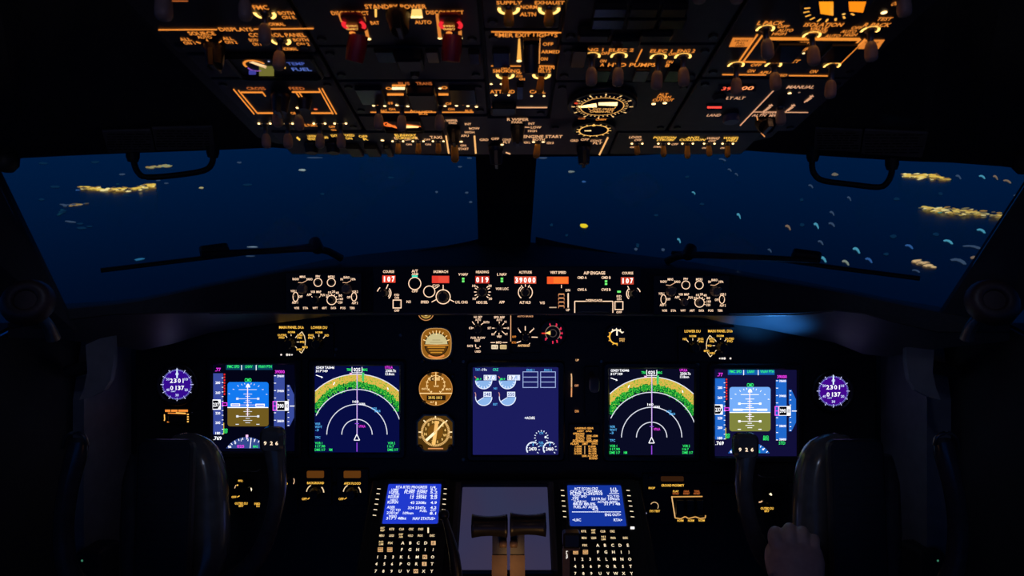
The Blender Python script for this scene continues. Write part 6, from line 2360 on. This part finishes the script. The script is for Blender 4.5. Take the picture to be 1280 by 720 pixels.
for nm, s, lab in (('trim_7', -1, 'dark frame around the left side window'), ('trim_8', 1, 'dark frame around the right side window')):
    m = MB()
    prism_x(m, [(.16, wz - .02), (.24, wz - .02), (.24, 1.52), (.16, 1.52)], .775 * s, .80 * s, M_TRIM)
    prism_x(m, [(.16, 1.38), (.96, 1.33), (.98, 1.60), (.16, 1.60)], .775 * s, .80 * s, M_TRIM)
    prism_x(m, [(-.6, wz - .02), (.18, wz - .02), (.18, 1.60), (-.6, 1.60)], .78 * s, .80 * s, M_LINER)
    structure(nm, m, lab, 'trim')

# ---- grab handles
for nm, pts in (('left', [(166, 192, 1.20), (168, 205, 1.20), (173, 216, 1.20), (184, 221.5, 1.20), (220, 219, 1.215), (254, 213.5, 1.23), (264, 206, 1.235), (266.5, 196, 1.235), (266, 187, 1.235)]), ('right', [(1016, 192, 1.235), (1015, 208, 1.235), (1019, 219, 1.235), (1030, 226, 1.23), (1064, 230.5, 1.215), (1098, 234, 1.20), (1109, 228, 1.195), (1114.5, 216, 1.195), (1115, 202, 1.195)])):
    H = Solid('grab_handle', 'black bent grab handle hanging over the ' + nm + ' windshield', 'handle', C(*pts[0]), group='grab handles')
    m = H.mb()
    m.sweep([C(*p) for p in pts], [.0052] * len(pts), M_RUBBER, 12)
    H.fin(m, 'bar')
    for p in (pts[0], pts[-1]):
        m = H.mb()
        m.lathe([(.011, -.012), (.011, .006), (.0085, .014)], C(*p), C(p[0], p[1] + 12, p[2]) - C(*p), M_RUBBER, 14)
        H.fin(m, 'mount')

# ---- placards on the header
PLH = plane3(cc(130, 192, 1.178), cc(270, 187, 1.248), cc(130, -170, .778)).shift(.006)
PRH = plane3(cc(1010, 193, 1.248), cc(1155, 202, 1.168), cc(1155, -170, .768)).shift(.006)
for pl, x0, y0, x1, y1, lab in ((PLH, 131, 163.5, 191.5, 190.5, 'dim printed placard above the left grab handle, outer one'), (PLH, 192.5, 159.5, 267, 187, 'dim printed placard above the left grab handle, next to the switch panel'), (PRH, 1018, 162, 1076.5, 189, 'dim printed placard above the right grab handle, next to the switch panel'), (PRH, 1078, 164.5, 1157, 195, 'dim printed placard above the right grab handle, outer one')):
    T = Thing('placard', lab, 'placard', pl, (x0 + x1) / 2, (y0 + y1) / 2, group='header placards')
    m = T.mb()
    m.plate(x0, y0, x1, y1, -.004, 0, M_PLAC, .002, .0006)
    m.build('plate', T.o)
    m = T.mb(.0005)
    for i in range(7):
        yy = y0 + 3.4 + i * (y1 - y0 - 5) / 7
        x = x0 + 3
        while x < x1 - 8:
            w = random.uniform(4, 14)
            m.R(x, yy, min(x + w, x1 - 3), yy + 1.3, M_INK)
            x += w + 2
    m.build('lettering', T.o)

# ---- small fittings at the top of the side windows
for nm, px, py in (('left', 8, 206), ('right', 1281, 208)):
    T = Solid('window_latch', 'dark round latch knob at the ' + nm + ' end of the windshield header', 'latch', C(px, py - 10, .97), group='window latches')
    m = T.mb()
    m.lathe([(.008, -.02), (.014, -.012), (.016, 0), (.012, .01), (.005, .014)], C(px, py - 3, .97), dirw((0, -.4, -1)), M_RUBBER, 16)
    T.fin(m, 'knob')

# ---- wipers outside the glass
for nm, pl, blade, arm, hub in (('left', WL, [(126, 338), (250, 323), (395, 306)], [(250, 312), (330, 309), (395, 306), (424, 318)], (269, 311)), ('right', WR, [(1150, 348), (1040, 334), (950, 322), (840, 316)], [(1024, 321), (945, 317), (862, 314), (836, 322)], (1010, 318))):
    o = pl.shift(-.03)
    T = Thing('wiper', 'black windshield wiper parked across the ' + nm + ' pane', 'wiper', o, blade[1][0], blade[1][1], group='windshield wipers')
    m = T.mb()
    m.sweep([(*T.ab(x, y), 0) for x, y in blade], [(.0035, .005)] * len(blade), M_RUBBER, 8)
    m.build('blade', T.o)
    m = T.mb()
    m.sweep([(*T.ab(x, y), .012) for x, y in arm], [.005, .006, .007, .008], M_RUBBER, 8)
    m.build('arm', T.o)
    m = T.mb()
    x, y = hub
    m.plate(x - 20, y - 4, x + 17, y + 6, -.004, .012, M_RUBBER, .006, .004)
    m.build('blade_clip', T.o)
    m = T.mb()
    x, y = arm[-2]
    m.lathe([(.012, -.01), (.012, .014), (.008, .02)], (*T.ab(x, y), 0), (0, 0, 1), M_RUBBER, 14)
    m.build('pivot', T.o)

# =================================================================== OUTSIDE
ALT = 11900.0
mgd, nt, out = newmat('night_sea')
p = nt.nodes.new('ShaderNodeBsdfPrincipled')
p.inputs['Base Color'].default_value = (.004, .010, .03, 1)
p.inputs['Roughness'].default_value = .3
p.inputs['IOR'].default_value = 1.33
nt.links.new(p.outputs[0], out.inputs[0])
m = MB()
m.add([(600000 * math.cos(i * math.pi / 32), 600000 * math.sin(i * math.pi / 32), -ALT) for i in range(64)], [tuple(range(64))], mgd)
structure('ground', m, 'dark blue sea and land far below in the night', 'ground')
sP, cP = math.sin(PITCH), math.cos(PITCH)
GP = Plane((0, (ALT - 20) * sP, -(ALT - 20) * cP), (0, cP, sP))
GOLD = None and noisy_em('town_gold_lamps', [(.34, (60, 52, 40)), (.46, (190, 150, 60)), (.56, (245, 205, 95)), (.72, (250, 235, 170))], .0016, 1.0, 5)
PALE = EM(120, 128, 118)
PALE_OLD = None and noisy_em('town_pale_lamps', [(.32, (50, 66, 74)), (.5, (150, 160, 140)), (.7, (225, 225, 190))], .003, 1.0, 4)
TAN = EM(118, 98, 82)
TAN_OLD = None and noisy_em('town_tan_lamps', [(.32, (50, 50, 60)), (.5, (125, 110, 95)), (.7, (205, 175, 130))], .003, 1.0, 4)
GREY = EM(52, 70, 96)
DIM = EM(8, 38, 66)
TEALC = EM(70, 145, 170)
DTEAL = EM(12, 50, 72)
BLUEC = EM(44, 84, 140)
YELC = EM(235, 205, 40)


def town(label, pts, mat, group=None):
    xs, ys = [p[0] for p in pts], [p[1] for p in pts]
    T = Thing('town_lights', label, 'lights', GP, sum(xs) / len(xs), sum(ys) / len(ys), group=group)
    m = T.mb()
    m.add([(*T.ab(x, y), 0) for x, y in pts][::-1], [tuple(range(len(pts)))], mat)
    o = m.build('lamp_glow', T.o)
    return T


def blob(cx, cy, w, h, ang=0, n=11):
    out = []
    t0 = math.radians(ang)
    for i in range(n):
        t = 2 * math.pi * i / n
        r = random.uniform(.75, 1.1)
        x, y = math.cos(t) * w / 2 * r, math.sin(t) * h / 2 * r
        out.append((cx + x * math.cos(t0) - y * math.sin(t0), cy + x * math.sin(t0) + y * math.cos(t0)))
    return out


def comma(x, y, w, h):
    """a small hooked smear of light"""
    w, h = w * 1.05, h * 1.0
    top = [(-.5, -.28), (-.2, -.46), (.12, -.36), (.36, -.02), (.5, .5)]
    low = [(.3, .5), (.1, .14), (-.12, -.08), (-.4, -.06)]
    return [(x + a * w, y + b * h) for a, b in top + low]


def cropA(pts):
    return [(x / 4, 160 + y / 4) for x, y in pts]


def cropD(pts):
    return [(960 + x / 4, 160 + y / 4) for x, y in pts]




def streak(label, path, n, mats, jit=1.0):
    """a town seen as many small lamps strung along a path of (x, y, half height)"""
    cx = sum(p[0] for p in path) / len(path)
    cy = sum(p[1] for p in path) / len(path)
    T = Thing('town_lights', label, 'lights', GP, cx, cy)
    m = T.mb()
    for i in range(n):
        t = random.random() * (len(path) - 1)
        k = min(int(t), len(path) - 2)
        f = t - k
        x, y, h = [path[k][j] * (1 - f) + path[k + 1][j] * f for j in range(3)]
        yy = y + max(-1.2, min(1.2, random.gauss(0, .5))) * h
        core = abs(yy - y) < h * .55
        mt = mats[0] if core and random.random() < .75 else random.choice(mats[1:])
        m.z = i * 2.0
        pts = blob(x + random.uniform(-2, 2), yy, random.uniform(5, 13) * jit, random.uniform(1.0, 2.4) * jit, random.uniform(-12, 8))
        m.add([(*T.ab(px, py), m.z) for px, py in pts][::-1], [tuple(range(len(pts)))], mt)
    m.build('lamp_cluster', T.o)


G0, G1_, G2_, G3_ = EM(228, 188, 82), EM(150, 116, 60), EM(84, 74, 60), EM(244, 222, 150)
TE = EM(96, 168, 150)
sA = lambda *p: [(x / 4, 160 + y / 4, h) for x, y, h in p]
sD = lambda *p: [(960 + x / 4, 160 + y / 4, h) for x, y, h in p]
streak('long bright gold streak of town lights under the left grab handle', sA((400, 298, .6), (450, 304, 1.2), (520, 309, 1.3), (600, 311, 1.6), (660, 309, 2.4), (715, 302, 3.2), (750, 292, 3.4), (772, 290, 2.2)), 90, [G0, G1_, G3_, G2_])
streak('gold and pale streak of lights inside the left grab handle', sA((738, 198, .8), (790, 194, 1.0), (815, 188, 1.4), (842, 192, .7)), 22, [EM(150, 140, 95), G1_, G2_, EM(130, 160, 140)])
streak('small gold streak of lights left of the long bright streak', sA((318, 386, .8), (365, 386, 1.2), (390, 382, .9), (434, 378, .6)), 18, [EM(160, 130, 75), G2_, GREY])
town('pair of bright yellow lights alone right of the windshield post', blob(729.6, 282, 10.5, 5.4), YELC)
streak('gold streak of lights right of the right grab handle', sD((678, 238, 1.2), (730, 242, 2.6), (795, 246, 4.2), (850, 248, 3.0), (905, 258, 1.5)), 62, [G0, G1_, G3_, G2_])
streak('longest gold streak of lights at the right pillar', sD((772, 404, .8), (830, 414, 2.2), (900, 422, 3.4), (980, 426, 4.4), (1040, 432, 3.2), (1120, 440, 3.0), (1195, 446, 3.4)), 110, [EM(205, 175, 90), G1_, G2_, EM(225, 205, 140), EM(120, 110, 75)])
streak('tan streak of lights low beside the right pillar, above the wiper blade', sD((728, 664, 1.2), (765, 674, 2.6), (800, 688, 2.6), (818, 696, 1.2)), 26, [EM(205, 170, 120), EM(140, 115, 90), G2_])
streak('grey column of lights below the small gold streak', sA((318, 402, 1.5), (300, 425, 3), (290, 438, 2)), 12, [DTEAL, EM(50, 76, 96), DIM], .7)
town('pale dash of light under the grey column', blob(88, 277, 14, 2.2, 6), GREY)
town('teal dash of light just above the left wiper blade', blob(174.5, 324, 14, 2.8, -8), EM(36, 96, 135))
town('pale white light below the landing light knobs', blob(378, 212.5, 10, 2.6), EM(140, 155, 155))
town('yellowish dot of light right of the left grab handle', blob(251.7, 234.7, 7, 2.2), EM(165, 155, 110))
streak('teal and gold mixed patch on the longest right streak', sD((850, 400, 1.2), (868, 410, 2.6), (886, 422, 1.6)), 12, [TE, EM(70, 130, 120), G2_], .8)
town('pale pair of lights just right of the windshield post top', blob(714, 214.5, 9, 2.6), EM(110, 120, 120))
town('tan light inside the right grab handle', blob(1043.5, 217.8, 9, 4), EM(105, 98, 88))
left_specks = [(153, 217.8, 10, 3, GREY), (299, 203, 7, 3, GREY), (271.5, 192.5, 6, 3, GREY), (545.8, 240, 4, 3.4, GREY), (583.4, 240.8, 5, 3.4, GREY), (588.4, 252.4, 5, 3.4, GREY), (575, 208.4, 6, 2.8, GREY), (587, 197.6, 8, 2.4, GREY), (394, 197, 26, 2, GREY), (315, 308.6, 18, 1.6, EM(120, 140, 160)), (313, 320, 14, 1.8, GREY),  # the two long thin ones by the wiper are painted glints
               (97, 237.5, 8, 2, BLUEC), (147, 230, 5, 2, DTEAL), (198, 225.5, 8, 2, GREY), (208, 229, 7, 2, GREY)]
left_dim = [(54, 204, 12, 3), (119, 202.5, 12, 3), (68.5, 233.5, 14, 3), (100, 279.6, 10, 2.6), (102, 285, 14, 3), (309, 231, 12, 3), (489, 222, 8, 2.6), (403, 242.4, 6, 2.6), (52, 249, 8, 3), (158, 244, 10, 2), (112, 283, 8, 2)]
right_specks = [(679, 197.4, 14, 3, GREY), (730, 227, 6, 3.4, BLUEC), (867, 241, 4.4, 4, TEALC), (903, 199.5, 9, 3.4, GREY), (912, 212.4, 5, 4, GREY), (920.5, 218, 4, 4, GREY), (923.4, 269.6, 5, 7.5, TEALC), (848.6, 300.4, 4.4, 6.5, TEALC), (829, 312, 5, 5, GREY), (795, 311.4, 5, 5, GREY), (1013.5, 232.6, 6, 5, GREY), (1061.4, 248, 5, 6, GREY), (1198, 221, 7, 6, GREY),
                (1227.6, 221, 8, 5, TEALC), (1244.4, 221.6, 6, 6, TAN), (1259, 226.6, 10, 5, TAN), (1271, 245.6, 8, 6, GREY), (1040, 266.4, 6, 6, GREY), (1039.6, 280.4, 8, 6, GREY), (1020.4, 281.8, 6.5, 8, TEALC), (985, 284, 7, 7, TAN), (1025.8, 303, 7, 6, GREY), (1070.5, 312.6, 9, 8, TEALC), (1028.6, 323.8, 9, 8, TEALC), (1057, 328, 9, 7, PALE), (1086, 325, 9, 7, BLUEC), (1136.4, 308, 10, 6, BLUEC),
                (1185.2, 302, 12, 6, TEALC), (1226.4, 288.4, 11, 6, TEALC), (1215, 308.6, 24, 5, GREY), (1198, 326.4, 20, 8, GREY), (1219, 324, 12, 9, TAN), (962, 313, 5, 5, GREY), (1145, 338.6, 10, 4, GREY)]
right_dim = [(1002, 249.6, 5, 4), (1002.6, 281, 6, 5), (689.4, 281.2, 4, 4), (859, 221, 6, 3), (877.6, 255, 6, 3), (820, 269, 6, 3), (1121, 248.4, 8, 4), (1116.4, 295.6, 9, 5), (1170, 292.6, 9, 5), (1107.6, 317.4, 7, 4), (1176, 242, 6, 4), (1230, 308, 8, 4), (708.4, 294, 4, 3), (797, 307, 5, 6)]
for lst, nm in ((left_specks, 'left'), (right_specks, 'right')):
    kinds = {}
    for x, y, w, h, mt in lst:
        kn = {'GREY': 'pale grey'}.get('GREY' if mt is GREY else '', None) or ('blue' if mt is BLUEC else 'teal' if mt in (TEALC, DTEAL) else 'warm tan' if mt is TAN or mt is PALE else 'pale grey')
        town('small ' + kn + ' speck of light seen through the ' + nm + ' windshield', comma(x, y, w, h) if (nm == 'right' and x > 840) else blob(x, y, w * .9, h * .75, 0, 9), mt, group=kn + ' specks in the ' + nm + ' windshield')
for lst, nm in ((left_dim, 'left'), (right_dim, 'right')):
    for q in lst:
        town('very faint dark teal speck of light seen through the ' + nm + ' windshield', blob(*q, 0, 9), DIM, group='faint specks in the ' + nm + ' windshield')

# =================================================================== SKY, LAMPS, CAMERA
w = bpy.data.worlds.new('night_sky')
SC.world = w
w.use_nodes = True
nt = w.node_tree
nt.nodes.clear()
out = nt.nodes.new('ShaderNodeOutputWorld')
bg = nt.nodes.new('ShaderNodeBackground')
tc = nt.nodes.new('ShaderNodeTexCoord')
sp = nt.nodes.new('ShaderNodeSeparateXYZ')
rp = nt.nodes.new('ShaderNodeValToRGB')
cr = rp.color_ramp
for pos, c in ((0.0, (.000, .045, .19)), (.06, (.000, .063, .26)), (.13, (.000, .050, .22)), (.20, (.000, .029, .138)), (.28, (.000, .012, .072)), (.6, (.000, .006, .03))):
    if pos in (0.0,):
        el = cr.elements[0]
    elif pos == .6:
        el = cr.elements[-1]
    else:
        el = cr.elements.new(pos)
    el.position = pos
    el.color = (*c, 1)
nt.links.new(tc.outputs['Generated'], sp.inputs[0])
nt.links.new(sp.outputs['Z'], rp.inputs['Fac'])
nt.links.new(rp.outputs['Color'], bg.inputs['Color'])
bg.inputs['Strength'].default_value = 1.0
nt.links.new(bg.outputs[0], out.inputs[0])


def lamp(name, kind, loc, target, power, col, size=.05, spot=None):
    d = bpy.data.lights.new(name, kind)
    d.energy = power
    d.color = col
    if kind == 'AREA':
        d.size = size
    elif kind == 'SUN':
        d.angle = size
    else:
        d.shadow_soft_size = size
    if spot:
        d.spot_size = math.radians(spot)
        d.spot_blend = .6
    o = bpy.data.objects.new(name, d)
    COL.objects.link(o)
    o.location = loc
    v = Vector(target) - Vector(loc)
    o.rotation_euler = v.to_track_quat('-Z', 'Y').to_euler()
    return o


# moonlight from ahead and above on the left, through the windshield
lamp('moon_light', 'SUN', (-3, 3, 4), (0.2, .8, 1.0), .03, (.35, .55, 1.0), .02)
# dim amber fill, added unseen behind the eye to warm the overhead toggles
lamp('overhead_fill', 'AREA', (0, -.25, 1.62), (0, .75, 1.45), .14, (1.0, .60, .36), .12)
# blue spot added to stand in for screen light on the right lip
lamp('lip_fill', 'SPOT', C(962, 462, 1.305), C(962, 402, 1.33), 1.5, (.05, .34, 1.0), .012, 96)
# amber lamp in the throttle quadrant
lamp('quadrant_lamp', 'POINT', C(640, 730, .98), C(640, 640, 1.0), .05, (1.0, .5, .15), .02)
# added unseen fill spots: a pair for the sidewalls, a pair for header placards
for s in (-1, 1):
    lamp('side_fill', 'SPOT', (s * .42, .72, 1.42), C(640 + s * 491, 500, 1.29), .62, (.5, .62, 1.0), .03, 27)
    lamp('side_fill', 'SPOT', (s * .62, .35, 1.45), C(640 + s * 445, 176, 1.2), .3, (1.0, .78, .6), .03, 40)
# unseen fill spot added to brighten the hand
lamp('hand_yoke_fill', 'SPOT', (.50, .45, 1.5), C(1000, 700, .98), .34, (.62, .66, 1.0), .03, 22)
for s in (-1, 1):  # unseen spots added to lift the yoke shoulders
    lamp('hand_yoke_fill', 'SPOT', (s * -.10, .22, 1.47), C(640 + s * 368, 590, 1.1), 3.6, (.55, .66, 1.0), .03, 12)

cam = bpy.data.cameras.new('camera')
co = bpy.data.objects.new('camera', cam)
COL.objects.link(co)
co.location = EYE
co.rotation_euler = (math.pi / 2 - PITCH, 0, 0)
cam.sensor_width = 36
cam.lens = 36 * F / 1280
cam.clip_start = .02
cam.clip_end = 1.0e6
cam.dof.use_dof = True
cam.dof.focus_distance = 1.39
cam.dof.aperture_fstop = 13
SC.camera = co
SC.view_settings.view_transform = 'Standard'
SC.view_settings.look = 'None'
SC.view_settings.exposure = 0
SC.view_settings.gamma = 1
SC.view_settings.use_curve_mapping = False
SC.cycles.max_bounces = 6
SC.cycles.transparent_max_bounces = 8
SC.cycles.sample_clamp_indirect = 2.0
